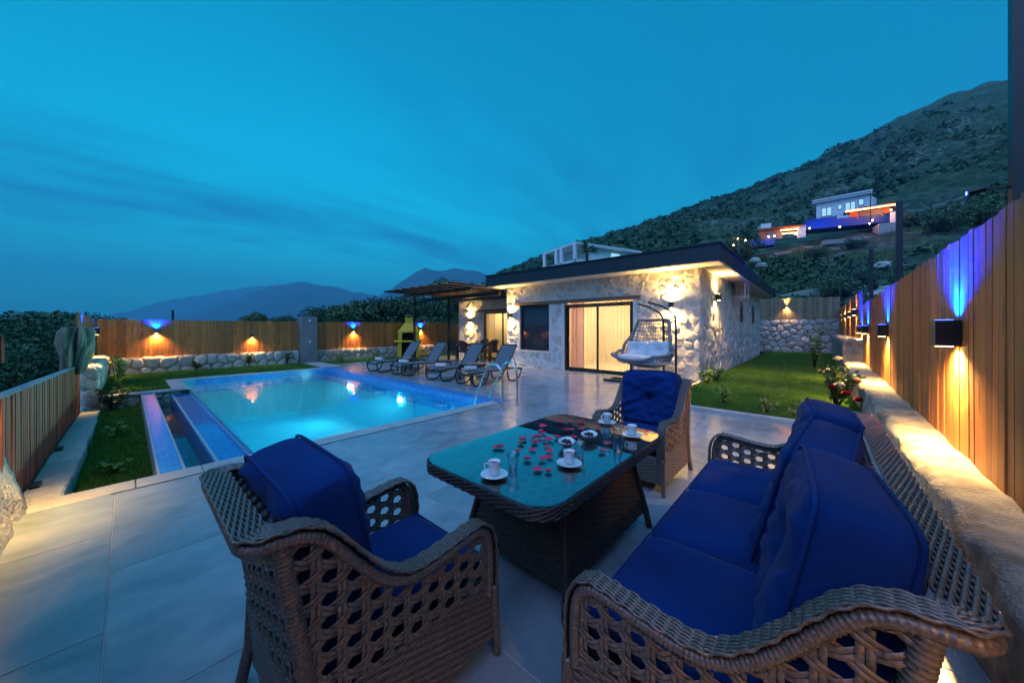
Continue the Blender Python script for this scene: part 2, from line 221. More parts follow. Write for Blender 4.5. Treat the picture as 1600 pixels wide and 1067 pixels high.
# ------------------------------------------------------------------ mesh helpers
class MB:
    def __init__(s): s.v = []; s.f = []
    def add(s, vs, fs):
        o = len(s.v); s.v.extend([tuple(p) for p in vs]); s.f.extend([tuple(i + o for i in f) for f in fs]); return s
    def box(s, x0, x1, y0, y1, z0, z1, ch=0):
        if not ch:
            return s.add([(x0, y0, z0), (x1, y0, z0), (x1, y1, z0), (x0, y1, z0), (x0, y0, z1), (x1, y0, z1), (x1, y1, z1), (x0, y1, z1)],
                         [(3, 2, 1, 0), (4, 5, 6, 7), (0, 1, 5, 4), (1, 2, 6, 5), (2, 3, 7, 6), (3, 0, 4, 7)])
        c = ch
        v = [(x0, y0, z0), (x1, y0, z0), (x1, y1, z0), (x0, y1, z0), (x0, y0, z1 - c), (x1, y0, z1 - c), (x1, y1, z1 - c), (x0, y1, z1 - c),
             (x0 + c, y0 + c, z1), (x1 - c, y0 + c, z1), (x1 - c, y1 - c, z1), (x0 + c, y1 - c, z1)]
        f = [(3, 2, 1, 0), (8, 9, 10, 11)]
        for i in range(4):
            j = (i + 1) % 4; f += [(i, j, j + 4, i + 4), (i + 4, j + 4, j + 8, i + 8)]
        return s.add(v, f)
    def bar(s, a, b, wd, ht):
        a = Vector(a); b = Vector(b); t = (b - a).normalized()
        up = Vector((0, 0, 1)) if abs(t.z) < .95 else Vector((1, 0, 0))
        l = t.cross(up).normalized() * (wd / 2); u = l.normalized().cross(t).normalized() * (ht / 2)
        v = [a - l - u, a + l - u, a + l + u, a - l + u, b - l - u, b + l - u, b + l + u, b - l + u]
        return s.add(v, [(0, 1, 2, 3), (7, 6, 5, 4), (0, 4, 5, 1), (1, 5, 6, 2), (2, 6, 7, 3), (3, 7, 4, 0)])
    def tube(s, pts, r, n=8, closed=False, cap=True, flat=1.0):
        pts = [Vector(p) for p in pts]; m = len(pts); prev = None; rings = []
        for i, p in enumerate(pts):
            if closed: t = pts[(i + 1) % m] - pts[i - 1]
            else: t = pts[min(i + 1, m - 1)] - pts[max(i - 1, 0)]
            t = t.normalized() if t.length > 1e-9 else Vector((0, 0, 1))
            if prev is None:
                ref = Vector((0, 0, 1)) if abs(t.z) < .9 else Vector((1, 0, 0)); nn = t.cross(ref).normalized()
            else:
                nn = prev - t * prev.dot(t); nn = nn.normalized() if nn.length > 1e-6 else t.orthogonal().normalized()
            prev = nn; bb = t.cross(nn); rr = r(i) if callable(r) else r
            rings.append([p + nn * (rr * math.cos(2 * PI * k / n)) + bb * (rr * flat * math.sin(2 * PI * k / n)) for k in range(n)])
        v = [q for rg in rings for q in rg]; f = []
        for i in range(m if closed else m - 1):
            a = i * n; b = ((i + 1) % m) * n
            for k in range(n): k2 = (k + 1) % n; f.append((a + k, a + k2, b + k2, b + k))
        if cap and not closed: f += [tuple(range(n - 1, -1, -1)), tuple((m - 1) * n + k for k in range(n))]
        return s.add(v, f)
    def lathe(s, prof, n=20, c=(0, 0, 0)):
        v = []; f = []
        for (r, z) in prof: v += [(c[0] + r * math.cos(2 * PI * k / n), c[1] + r * math.sin(2 * PI * k / n), c[2] + z) for k in range(n)]
        for i in range(len(prof) - 1):
            for k in range(n): k2 = (k + 1) % n; f.append((i * n + k, i * n + k2, (i + 1) * n + k2, (i + 1) * n + k))
        return s.add(v, f)
    def prism(s, poly, h0, h1, axis='z'):
        n = len(poly)
        def P(p, h): return {'z': (p[0], p[1], h), 'y': (p[0], h, p[1]), 'x': (h, p[0], p[1])}[axis]
        v = [P(p, h0) for p in poly] + [P(p, h1) for p in poly]
        f = [tuple(range(n - 1, -1, -1)), tuple(range(n, 2 * n))] + [(i, (i + 1) % n, n + (i + 1) % n, n + i) for i in range(n)]
        return s.add(v, f)
    def grid(s, fn, nu, nv, closed_u=False):
        v = [fn(i / nu, j / nv) for j in range(nv + 1) for i in range(nu + 1)]
        return s.add(v, [(j * (nu + 1) + i, j * (nu + 1) + i + 1, (j + 1) * (nu + 1) + i + 1, (j + 1) * (nu + 1) + i) for j in range(nv) for i in range(nu)])
    def mesh(s, name, mat, smooth=False, org=None):
        me = bpy.data.meshes.new(name); v = s.v
        if org is not None: v = [(p[0] - org[0], p[1] - org[1], p[2] - org[2]) for p in v]
        me.from_pydata(v, [], s.f)
        if mat: me.materials.append(MATS[mat])
        if smooth: me.polygons.foreach_set('use_smooth', [True] * len(me.polygons))
        me.update(); return me
    def build(s, name, mat, parent=None, smooth=False, world=False, org=None, fixn=True):
        if world and parent is not None: org = parent.location
        me = s.mesh(name, mat, smooth, org)
        if fixn:
            bm = bmesh.new(); bm.from_mesh(me); bmesh.ops.recalc_face_normals(bm, faces=bm.faces); bm.to_mesh(me); bm.free()
        o = bpy.data.objects.new(name, me); COL.objects.link(o)
        if parent is not None: o.parent = parent
        elif org is not None: o.location = org
        return o
def thing(name, label, cat, loc=(0, 0, 0), rz=0, group=None):
    o = bpy.data.objects.new(name, None); COL.objects.link(o); o.location = loc; o.rotation_euler = (0, 0, rz); o.empty_display_size = .1
    o['label'] = label; o['category'] = cat
    if group: o['group'] = group
    return o
def tag(o, label=None, cat=None, group=None, kind=None):
    if label: o['label'] = label
    if cat: o['category'] = cat
    if group: o['group'] = group
    if kind: o['kind'] = kind
    return o
def inst(me, name, parent, loc=(0, 0, 0), rot=(0, 0, 0), sc=(1, 1, 1)):
    o = bpy.data.objects.new(name, me); COL.objects.link(o); o.parent = parent; o.location = loc; o.rotation_euler = rot; o.scale = sc; return o
def dup(root, loc, rz, label=None):
    c = root.copy(); COL.objects.link(c); c.location = loc; c.rotation_euler = (0, 0, rz)
    if label: c['label'] = label
    def rec(a, b):
        for ch in list(a.children):
            d = ch.copy(); COL.objects.link(d); d.parent = b; rec(ch, d)
    rec(root, c); return c
def light(name, typ, loc, energy, col, parent=None, rot=None, size=.02, cone=70, blend=.6, aim=None):
    l = bpy.data.lights.new(name, typ); l.energy = energy; l.color = col
    if typ == 'SPOT': l.spot_size = R(cone); l.spot_blend = blend
    if typ in ('SPOT', 'POINT'): l.shadow_soft_size = size
    if typ == 'AREA': l.size = size
    o = bpy.data.objects.new(name, l); COL.objects.link(o); o.location = loc
    if aim is not None: o.rotation_euler = Vector(aim).to_track_quat('-Z', 'Y').to_euler()
    elif rot: o.rotation_euler = rot
    if parent is not None: o.parent = parent
    return o
def catmull(pts, k=8, closed=False):
    P = [Vector(p) for p in pts]; n = len(P); out = []
    for i in range(n if closed else n - 1):
        p0 = P[i - 1] if (i > 0 or closed) else P[0] * 2 - P[1]; p1 = P[i]; p2 = P[(i + 1) % n]
        p3 = P[(i + 2) % n] if (i + 2 < n or closed) else P[-1] * 2 - P[-2]
        for j in range(k):
            t = j / k; out.append(.5 * ((2 * p1) + (p2 - p0) * t + (2 * p0 - 5 * p1 + 4 * p2 - p3) * t * t + (3 * p1 - p0 - 3 * p2 + p3) * t ** 3))
    if not closed: out.append(P[-1])
    return out
def resample(pts, step, closed=False):
    P = [Vector(p) for p in pts]
    if closed: P = P + [P[0]]
    out = [P[0]]; acc = 0.0; tot = sum((P[i + 1] - P[i]).length for i in range(len(P) - 1)); n = max(2, round(tot / step)); st = tot / n
    for i in range(len(P) - 1):
        seg = P[i + 1] - P[i]; ln = seg.length
        while ln > 1e-9 and acc + ln >= st * len(out) - 1e-9 and len(out) <= n:
            out.append(P[i] + seg * ((st * len(out) - acc) / ln))
        acc += ln
    if closed: out = out[:n]
    return out
def nz(x, y, z=0): return mnoise.noise(Vector((x, y, z)))
def fnz(x, y, z=0, o=4): return mnoise.fractal(Vector((x, y, z)), 1.0, 2.0, o)

# voronoi cells in a rectangle
def clip_half(poly, nx, ny, c):
    out = []; n = len(poly)
    for i in range(n):
        a = poly[i]; b = poly[(i + 1) % n]; da = a[0] * nx + a[1] * ny - c; db = b[0] * nx + b[1] * ny - c
        if da <= 0: out.append(a)
        if (da < 0 < db) or (db < 0 < da):
            t = da / (da - db); out.append((a[0] + (b[0] - a[0]) * t, a[1] + (b[1] - a[1]) * t))
    return out
def voronoi(u0, u1, v0, v1, size, aspect=1.25, jit=.75):
    W, H = u1 - u0, v1 - v0; nv = max(1, round(H / (size / aspect ** .5))); nu = max(1, round(W / (size * aspect ** .5))); pts = []
    for j in range(nv):
        for i in range(nu):
            off = .5 if j % 2 else 0
            pts.append((u0 + ((i + .25 + off + random.uniform(-.5, .5) * jit) / nu) * W, v0 + ((j + .5 + random.uniform(-.5, .5) * jit) / nv) * H))
    cells = []; lim = (size * 3.2) ** 2
    for i, p in enumerate(pts):
        poly = [(u0, v0), (u1, v0), (u1, v1), (u0, v1)]
        for j, q in enumerate(pts):
            if i == j: continue
            nx, ny = q[0] - p[0], q[1] - p[1]; d2 = nx * nx + ny * ny
            if d2 > lim: continue
            poly = clip_half(poly, nx, ny, (q[0] ** 2 + q[1] ** 2 - p[0] ** 2 - p[1] ** 2) / 2)
            if len(poly) < 3: break
        if len(poly) >= 3: cells.append(poly)
    return cells
def stones(rect, size, frame, parent, mat, joint=.022, proud=.025, world=True, aspect=1.25):
    """frame = (origin, udir, vdir, normal); each cell one stone object under parent"""
    O, U, V, Nn = [Vector(a) for a in frame]; out = []; org = parent_world(parent)
    for poly in voronoi(*rect, size, aspect):
        cx = sum(p[0] for p in poly) / len(poly); cyy = sum(p[1] for p in poly) / len(poly)
        rad = sum(math.hypot(p[0] - cx, p[1] - cyy) for p in poly) / len(poly)
        if rad < .035: continue
        k = max(.3, 1 - joint / rad * 1.05)
        q = [(cx + (p[0] - cx) * k, cyy + (p[1] - cyy) * k) for p in poly]; ch = []
        for i in range(len(q)):
            a = q[i]; b = q[(i + 1) % len(q)]
            for t in (.22, .78): ch.append((a[0] + (b[0] - a[0]) * t, a[1] + (b[1] - a[1]) * t))
        n = len(ch); pr = proud * random.uniform(.55, 1.5); tx, ty = random.uniform(-.25, .25), random.uniform(-.25, .25); v = []; f = []
        for (s, h) in ((1, -.03), (.985, pr * .6), (.90, pr), (.5, pr * 1.06)):
            for (a, b) in ch:
                uu = cx + (a - cx) * s; vv = cyy + (b - cyy) * s
                hh = h + (0 if h < 0 else (nz(uu * 11, vv * 11, pr * 50) * proud * .55 + ((uu - cx) * tx + (vv - cyy) * ty) * .5))
                v.append(O + U * uu + V * vv + Nn * hh - org)
        v.append(O + U * cx + V * cyy + Nn * (pr * 1.15) - org)
        for r in range(3):
            for i in range(n): j = (i + 1) % n; f.append((r * n + i, r * n + j, (r + 1) * n + j, (r + 1) * n + i))
        for i in range(n): f.append((3 * n + i, 3 * n + (i + 1) % n, 4 * n))
        m = MB(); m.add(v, f); out.append(m.build('stone', mat, parent, True))
    return out
def parent_world(p):
    v = Vector((0, 0, 0))
    while p is not None: v = v + Vector(p.location); p = p.parent
    return v
# ================================================================== LARGE STRUCTURE
# ---- land to the horizon, far mountains
ld = MB(); ld.add([(-14000, -14000, -7), (14000, -14000, -7), (14000, 14000, -7), (-14000, 14000, -7)], [(0, 1, 2, 3)]); tag(ld.build('ground', 'plain'), kind='structure')
def pxdir(px): l = (px - 800) / 537; return Vector((CA + l * SA, SA - l * CA, 0))
def PD(px, d, z): v = pxdir(px) * d; return Vector((v.x, v.y, z))
def at(px, py, d): v = pxdir(px) * d; return Vector((v.x, v.y, 1.4 + (513 - py) / 537 * d))
def interp(x, tab):
    if x <= tab[0][0]: return tab[0][1]
    for (a, b), (c, d) in zip(tab, tab[1:]):
        if x <= c: t = (x - a) / (c - a); return b + (d - b) * t
    return tab[-1][1]
def ridge(name, tab, d, seed, k=26, depth=.35):
    m = MB(); x0, x1 = tab[0][0], tab[-1][0]; nu = int((x1 - x0) / 4); nv = 12
    def fn(u, v):
        px = x0 + (x1 - x0) * u; py = interp(px, tab) + fnz(px * .03, seed, 0, 5) * 3.0
        dd = d * (1 - depth * (1 - v)) if v < .75 else d * (1 - depth * .25 + (v - .75) * .8)
        hh = (513 - py) / 537 * d
        prof = (v / .75) ** 1.15 if v < .75 else 1 - (v - .75) * 2.2
        q = pxdir(px) * dd; return (q.x, q.y, -8 + (hh + 9) * prof * (1 + .10 * fnz(px * .02 + seed, v * 4, 1, 4) * (1 - abs(v - .75) * 1.3 if v < .75 else 1) * (0 if abs(v - .75) < .01 else 1)))
    m.grid(fn, nu, nv); return tag(m.build(name, 'far_rock', smooth=True), kind='structure')
ridge('mountain', [(60, 512), (150, 499), (200, 489), (260, 473), (330, 463), (400, 453), (440, 450), (500, 456), (600, 470), (700, 480), (800, 500)], 12600, 3)
ridge('mountain', [(250, 505), (320, 487), (380, 466), (420, 455), (450, 449), (470, 446), (500, 452), (528, 455), (560, 461), (620, 475), (700, 490), (760, 505)], 7600, 11)
ridge('mountain', [(500, 505), (545, 486), (580, 472), (610, 458), (635, 442), (650, 433), (665, 427), (690, 431), (712, 427), (740, 431), (765, 438), (820, 440), (900, 450), (1000, 470)], 6800, 23)
# ---- hillside
RIDGE = [(600, 512), (680, 490), (740, 452), (790, 428), (845, 407), (900, 388), (950, 371), (1000, 356), (1082, 328), (1131, 311), (1191, 290.6), (1262, 260.6), (1337, 221), (1405, 184), (1487, 150), (1544, 133), (1592, 122), (1750, 85), (2000, 50), (2600, 30)]
WPR = [(5, .10), (27, .16), (40, .25), (60, .36), (85, .46), (100, .52), (125, .60), (150, .66), (220, .77), (300, .85), (450, .94), (600, 1.0), (800, 1.0), (1200, .8)]
def hill_z(px, d):
    E = (513 - interp(px, RIDGE)) / 537; z = 1.4 + E * interp(d, WPR) * d
    return z - 1.8 * max(0, 1 - d / 60)
hm = MB(); NU, NV = 240, 110
TH = [R(46) + (R(-62) - R(46)) * i / NU for i in range(NU + 1)]
def hfn(u, v):
    th = R(47) + (R(-62) - R(47)) * u; rel = max(-R(62), th - YAW); px = 800 - 537 * math.tan(rel)
    r0 = 34 if th >= -.05 else min(34, 2.2 / math.sin(-th)); r = r0 * (1250 / r0) ** v; d = r * math.cos(rel)
    z = hill_z(px, d); x, y = r * math.cos(th), r * math.sin(th)
    amp = min(1, r / 400); z += (fnz(x * .012, y * .012, 1, 6) * 13 + (abs(fnz(x * .02, y * .02, 7, 5)) - .3) * 22) * amp * (.8 if d < 480 else .42) + fnz(x * .08, y * .08, 5, 4) * .5 * min(1, r / 40)
    return (x, y, z)
hm.grid(hfn, NU, NV); hill = tag(hm.build('hillside', 'hill_ground', smooth=True), kind='structure')
from mathutils.bvhtree import BVHTree
HB = BVHTree.FromPolygons([Vector(p) for p in hm.v], hm.f)
def ground_z(x, y, default=-4.5):
    h = HB.ray_cast(Vector((x, y, 2000)), Vector((0, 0, -1)))
    return h[0].z if h[0] is not None else default

# ---- patio: slab of grout with every tile its own object
PZ = 0.0
def tile_mesh(wx, wy): m = MB(); m.box(-wx / 2, wx / 2, -wy / 2, wy / 2, -.012, 0, .002); return m.mesh('tile', 'tile')
patio = MB(); 
for (x0, x1, y0, y1) in ((-4.0, 6.50, -.55, 4.47), (4.92, 9.80, 4.47, 14.2), (6.50, 9.80, 2.32, 4.47), (9.80, 11.22, 9.0, 14.2)): patio.box(x0, x1, y0, y1, -.25, -.0035)
pa = tag(patio.build('patio', 'grout'), kind='structure')
TW, TL, G = .58, 1.16, .005; tcache = {}
def lay(x0, x1, y0, y1, ox, oy):
    i0 = math.floor((x0 - ox) / TW); i1 = math.ceil((x1 - ox) / TW)
    for i in range(i0, i1):
        sh = (TL / 2 if i % 2 else 0)
        j0 = math.floor((y0 - oy - sh) / TL); j1 = math.ceil((y1 - oy - sh) / TL)
        for j in range(j0, j1):
            a, b = max(x0, ox + i * TW + G / 2), min(x1, ox + (i + 1) * TW - G / 2); c, d = max(y0, oy + sh + j * TL + G / 2), min(y1, oy + sh + (j + 1) * TL - G / 2)
            if b - a < .03 or d - c < .03: continue
            k = (round(b - a, 3), round(d - c, 3))
            if k not in tcache: tcache[k] = tile_mesh(*k)
            inst(tcache[k], 'tile', pa, ((a + b) / 2, (c + d) / 2, PZ + random.uniform(-.001, .001)), (random.uniform(-.001, .001), random.uniform(-.001, .001), 0))
lay(-1.2, 6.50, -.5, 4.463, -.07, .72); lay(4.925, 9.80, 4.467, 14.2, -.07, .72); lay(6.504, 9.80, 2.32, 4.463, -.07, .72); lay(9.80, 11.2, 9.02, 14.2, -.07, .72)
# kerb between patio and right lawn, plus coping stones along patio edge and pool rim
kb = tag(MB().box(6.505, 6.62, -.5, 2.31, -.2, .052, .01).build('kerb', 'coping'), kind='structure')
kb2 = tag(MB().box(6.625, 9.80, 2.22, 2.315, -.2, .052, .01).build('kerb', 'coping'), kind='structure')
cop = MB(); cop.box(-.545, 4.9, 4.475, 4.70, -.3, -.03); cpo = tag(cop.build('coping', 'grout'), kind='structure')
def coprow(x0, x1, y0, y1, n, ax, mat='coping', z=.004, th=.035):
    for i in range(n):
        if ax == 'x': a, b, c, d = x0 + (x1 - x0) * i / n + .003, x0 + (x1 - x0) * (i + 1) / n - .003, y0, y1
        else: a, b, c, d = x0, x1, y0 + (y1 - y0) * i / n + .003, y0 + (y1 - y0) * (i + 1) / n - .003
        MB().box(a, b, c, d, z - th, z, .004).build('coping_stone', mat, cpo)
coprow(-.40, .95, 4.47, 4.72, 3, 'x'); coprow(.95, 4.66, 4.47, 4.72, 7, 'x'); coprow(4.66, 4.92, 4.47, 13.25, 15, 'y', 'mosaic'); coprow(.68, 4.66, 13.0, 13.25, 7, 'x'); coprow(.68, .97, 11.0, 13.0, 3, 'y')
# narrow drain slot along pool edge
dr = tag(MB().box(-.1, 5.25, 4.448, 4.468, -.02, .003).build('drain_channel', 'dark_metal'), kind='structure')

# ---- swimming pool
pool = thing('swimming_pool', 'rectangular swimming pool with glowing turquoise water and a blue mosaic overflow edge', 'swimming pool', (.97, 4.72, 0))
sh = MB(); X0, X1, Y0, Y1, PB = .97, 4.655, 4.715, 13.0, -1.45
sh.add([(X0, Y0, PB), (X1, Y0, PB), (X1, Y1, PB), (X0, Y1, PB), (X0, Y0, -.03), (X1, Y0, -.03), (X1, Y1, -.03), (X0, Y1, -.03)], [(0, 1, 2, 3), (1, 0, 4, 5), (2, 1, 5, 6), (3, 2, 6, 7), (0, 3, 7, 4)])
pst = sh.build('basin', 'mosaic_pool', pool, world=True, fixn=False)
bd = MB(); bd.box(X1 - .012, X1 - .001, Y0 + .01, Y1 - .01, -.42, -.02); bd.box(X0 + .3, X1 - .013, Y1 - .012, Y1 - .001, -.42, -.02); bd.build('mosaic_band', 'mosaic', pool, world=True)
MB().box(.675, .968, 4.722, 10.95, -1.5, -.108).build('overflow_sill', 'mosaic', pool, world=True)
tg = MB(); tg.box(.962, .985, 4.722, 10.95, -.3, -.1055); tg.box(.668, .69, 4.722, 10.95, -.7, -.104); tg.build('sill_edging', 'coping', pool, world=True)
WS = MB(); WS.box(X0 - .01, X1 + .03, Y0 - .03, Y1 + .03, PB - .03, -.112)
WS.build('water', 'pool_water', pool, world=True)
WS2 = MB(); WS2.add([(.69, 4.722, -.1045), (.962, 4.722, -.1045), (.962, 10.94, -.1045), (.69, 10.94, -.1045)], [(0, 1, 2, 3)])
WS2.build('water', 'trough_water', pool, world=True, fixn=False)
MB().box(.652, .6745, 4.722, 10.9, -.9, -.112).build('trough_lining', 'mosaic_deep', pool, world=True); MB().box(.3905, .3965, 4.722, 10.86, -.9, -.31).build('trough_lining', 'mosaic_deep', pool, world=True)
tr = MB(); tr.box(.20, .39, 4.722, 10.88, -.9, -.025); tr.build('trough_wall', 'mosaic', pool, world=True)
te = MB(); te.box(.375, .397, 4.722, 10.885, -.3, -.021); te.box(.193, .213, 4.722, 10.885, -.3, -.021); te.build('wall_edging', 'coping', pool, world=True)
tb = MB(); tb.box(.39, .675, 4.722, 10.9, -.9, -.72); tb.build('trough_floor', 'mosaic_deep', pool, world=True)
tw = MB(); tw.add([(.397, 4.722, -.27), (.652, 4.722, -.27), (.652, 10.9, -.27), (.397, 10.9, -.27)], [(0, 1, 2, 3)]); tw.build('trough_water', 'trough_water', pool, world=True, fixn=False)
for i, y in enumerate((5.25, 8.0, 11.0)):
    MB().tube([(4.641, y, -.42), (4.625, y, -.42)], .062, 20).build('underwater_lamp', 'lamp_white', pool, world=True)
    light('underwater_light', 'SPOT', Vector((4.60, y, -.42)) - pool.location, 60, (.8, .97, 1), pool, size=.06, cone=140, blend=.8, aim=(-1, 0, -.15))
    light('underwater_beam', 'SPOT', Vector((4.61, y, -.36)) - pool.location, 160, (1, .9, .7), pool, size=.05, cone=22, blend=1, aim=(-1, .0, -.12))
# ---- lawns
def blades(name, rects, dens, hmin, hmax, wd, mat='grass', seed=1):
    rng = np.random.default_rng(seed); V = []
    for (x0, x1, y0, y1, z, k) in rects:
        n = int((x1 - x0) * (y1 - y0) * dens * k); px = rng.uniform(x0, x1, n); py = rng.uniform(y0, y1, n); a = rng.uniform(0, 2 * PI, n); h = rng.uniform(hmin, hmax, n) ; l = rng.uniform(.2, .9, n) * h; la = rng.uniform(0, 2 * PI, n); ww = wd * rng.uniform(.6, 1.3, n)
        patch = .65 + .55 * (np.sin(px * 2.3 + 1.7 * np.sin(py * 1.9)) * np.sin(py * 2.9 + 1.3 * np.sin(px * 1.3)) * .5 + .5); h = h * patch
        ax, ay = np.cos(a) * ww, np.sin(a) * ww
        A = np.stack([px - ax, py - ay, np.full(n, z)], 1); B = np.stack([px + ax, py + ay, np.full(n, z)], 1); C = np.stack([px + np.cos(la) * l, py + np.sin(la) * l, z + h], 1)
        V.append(np.stack([A, B, C], 1).reshape(-1, 3))
    V = np.concatenate(V).astype(np.float32); n = len(V) // 3; me = bpy.data.meshes.new(name)
    me.vertices.add(len(V)); me.vertices.foreach_set('co', V.ravel()); me.loops.add(3 * n); me.loops.foreach_set('vertex_index', np.arange(3 * n, dtype=np.int32)); me.polygons.add(n)
    me.polygons.foreach_set('loop_start', np.arange(0, 3 * n, 3, dtype=np.int32)); me.update(calc_edges=True); me.validate(); me.materials.append(MATS[mat])
    o = bpy.data.objects.new(name, me); COL.objects.link(o); o['kind'] = 'stuff'; return o
def lawn(x0, x1, y0, y1, z, th=.25):
    m = MB(); m.box(x0, x1, y0, y1, z - th, z); return tag(m.build('lawn', 'lawn_base'), kind='structure')
lawn(6.62, 25.2, -.55, 2.22, .05); lawn(-.37, .19, 4.72, 10.9, -.27); lawn(-.42, .66, 11.16, 15.65, .0); lawn(.66, 4.62, 13.27, 15.65, .003); lawn(5.3, 13.2, 14.25, 15.65, .0)
tag(MB().box(4.63, 5.29, 13.26, 15.5, -.2, .012).build('path', 'coping'), kind='structure')
blades('grass', [(6.63, 9.5, -.52, 2.2, .05, 1), (9.5, 14, -.52, 2.2, .05, .6), (14, 25, -.52, 2.2, .05, .3)], 6500, .025, .06, .0035, seed=2)
blades('grass', [(-.37, .19, 4.73, 10.88, -.27, 1)], 6000, .025, .065, .0035, seed=3)
blades('grass', [(-.38, .66, 11.17, 15.6, .0, .5), (.66, 4.6, 13.28, 15.58, .0, .5), (5.32, 13, 14.26, 15.58, .0, .3)], 3500, .03, .07, .006, seed=4)

# ---- fences (each board an object)
def board_mesh(mat, wd, th, h): m = MB(); m.box(-wd / 2, wd / 2, -th / 2, th / 2, 0, h); bm = m.mesh('board', mat); return bm
def fence(label, p0, p1, zb0, zb1, zt0, zt1, mat, pitch, group='timber fences round the garden', gapn=.006, wob=.012, side=1, name='timber_fence', posts=True):
    p0 = Vector((*p0, 0)); p1 = Vector((*p1, 0)); d = p1 - p0; n = max(1, round(d.length / pitch)); t = d.normalized(); rz = math.atan2(t.y, t.x); nrm = Vector((-t.y, t.x, 0)) * side
    f = thing(name, label, 'fence', (p0.x, p0.y, zb0), 0, group); me = board_mesh(mat, d.length / n - gapn, .02, 1.0)
    for i in range(n):
        k = (i + .5) / n; zb = zb0 + (zb1 - zb0) * k; zt = zt0 + (zt1 - zt0) * k + random.uniform(-wob, wob); q = d * k
        inst(me, 'board', f, (q.x + nrm.x * random.uniform(-.004, .004), q.y + nrm.y * random.uniform(-.004, .004), zb - zb0 + random.uniform(0, .008)), (random.uniform(-.004, .004), 0, rz + random.uniform(-.03, .03)), (random.uniform(.985, 1.0), random.uniform(.9, 1.1), zt - zb))
    for fr in (.22, .82):
        a = Vector((0, 0, (zt0 - zb0) * fr)) - nrm * .035; b = d + Vector((0, 0, zb1 - zb0 + (zt1 - zb1) * fr)) - nrm * .035
        MB().bar(a, b, .035, .06).build('rail', mat, f)
    return f
fence('tall honey timber board fence on the low wall behind the blue sofa', (-3.0, -.665), (14.1, -.925), .47, .47, 2.04, 2.05, 'fence_wood', .112)
fence('taller honey timber fence section at the lawn end with four warm lamps', (14.14, -.92), (24.95, -.80), 1.06, 1.06, 2.50, 2.42, 'fence_wood', .112)
fence('weathered grey brown bamboo style fence on the stone wall behind the lawn', (24.98, -.82), (24.98, 2.9), 1.9, 1.9, 3.06, 3.14, 'grey_wood', .10)
fence('brown board fence behind the pool between corner and grey pillar', (-.6, 15.78), (4.64, 15.78), .49, .49, 1.66, 1.67, 'fence_wood', .095, side=-1)
fence('brown board fence behind the yellow barbecue and the dining set', (5.22, 15.78), (13.1, 15.78), .49, .49, 1.67, 1.70, 'fence_wood', .095, side=-1)
fence('short brown fence with blue lit top beside the draped grey cloth', (-.64, 10.45), (-.64, 15.7), .60, .58, 1.70, 1.67, 'fence_wood', .095, side=-1)
fence('dull brown board fence with pale top rail above the stone ledge', (-.645, 4.2), (-.645, 11.0), -.08, -.30, .88, .645, 'left_wood', .062, side=-1, gapn=.003)
lf = MB(); lf.bar((-.66, 4.2, .895), (-.66, 10.4, .675), .06, .025); lfr = lf.build('cap_rail', 'pillar_grey', [o for o in bpy.data.objects if o.get('label', '').startswith('dull brown')][0], world=True)

# ---- garden walls
def rubble_wall(label, x0, x1, y0, y1, z0, z1, faces, size, mat='fieldstone', mort='mortar', group='low stone garden walls', proud=.025, cap=True):
    w = thing('stone_wall', label, 'wall', (x0, y0, z0), 0, group)
    MB().box(x0 + .02, x1 - .02, y0 + .02, y1 - .02, z0, z1 - .02).build('core', mort, w, world=True)
    for fc in faces:
        if fc == '-y': fr = ((0, y0 + .02, 0), (1, 0, 0), (0, 0, 1), (0, -1, 0)); rc = (x0, x1, z0, z1 - .01)
        if fc == '+y': fr = ((0, y1 - .02, 0), (1, 0, 0), (0, 0, 1), (0, 1, 0)); rc = (x0, x1, z0, z1 - .01)
        if fc == '+x': fr = ((x1 - .02, 0, 0), (0, 1, 0), (0, 0, 1), (1, 0, 0)); rc = (y0, y1, z0, z1 - .01)
        if fc == '-x': fr = ((x0 + .02, 0, 0), (0, 1, 0), (0, 0, 1), (-1, 0, 0)); rc = (y0, y1, z0, z1 - .01)
        if fc == '+z': fr = ((0, 0, z1 - .03), (1, 0, 0), (0, 1, 0), (0, 0, 1)); rc = (x0, x1, y0, y1)
        stones(rc, size, fr, w, mat, proud=proud)
    return w
rubble_wall('pale rubble stone wall behind the pool left of the grey pillar', -.36, 4.64, 15.66, 15.95, -.1, .50, ('-y', '+z'), .30, 'limestone')
rubble_wall('rubble stone wall behind the barbecue and the lawn strip', 5.22, 13.1, 15.66, 15.95, -.1, .50, ('-y', '+z'), .30, 'fieldstone')
rubble_wall('tall red grey rubble wall at the end of the side lawn', 24.98, 25.3, -.85, 2.9, .0, 1.92, ('-x', '+z'), .36, 'fieldstone', proud=.035)
rubble_wall('square ended stone wall carrying the short fence by the cloth', -.66, -.385, 11.1, 15.66, -.42, .62, ('-y', '+x', '+z'), .32, 'limestone', 'pale_mortar')
rubble_wall('dark rubble retaining wall between the small lower lawn and the pool lawn', -.38, .66, 10.92, 11.15, -.4, -.03, ('-y',), .22, 'fieldstone')
tag(MB().box(-.37, .665, 10.89, 11.155, -.028, .012, .006).build('coping', 'coping'), kind='structure')
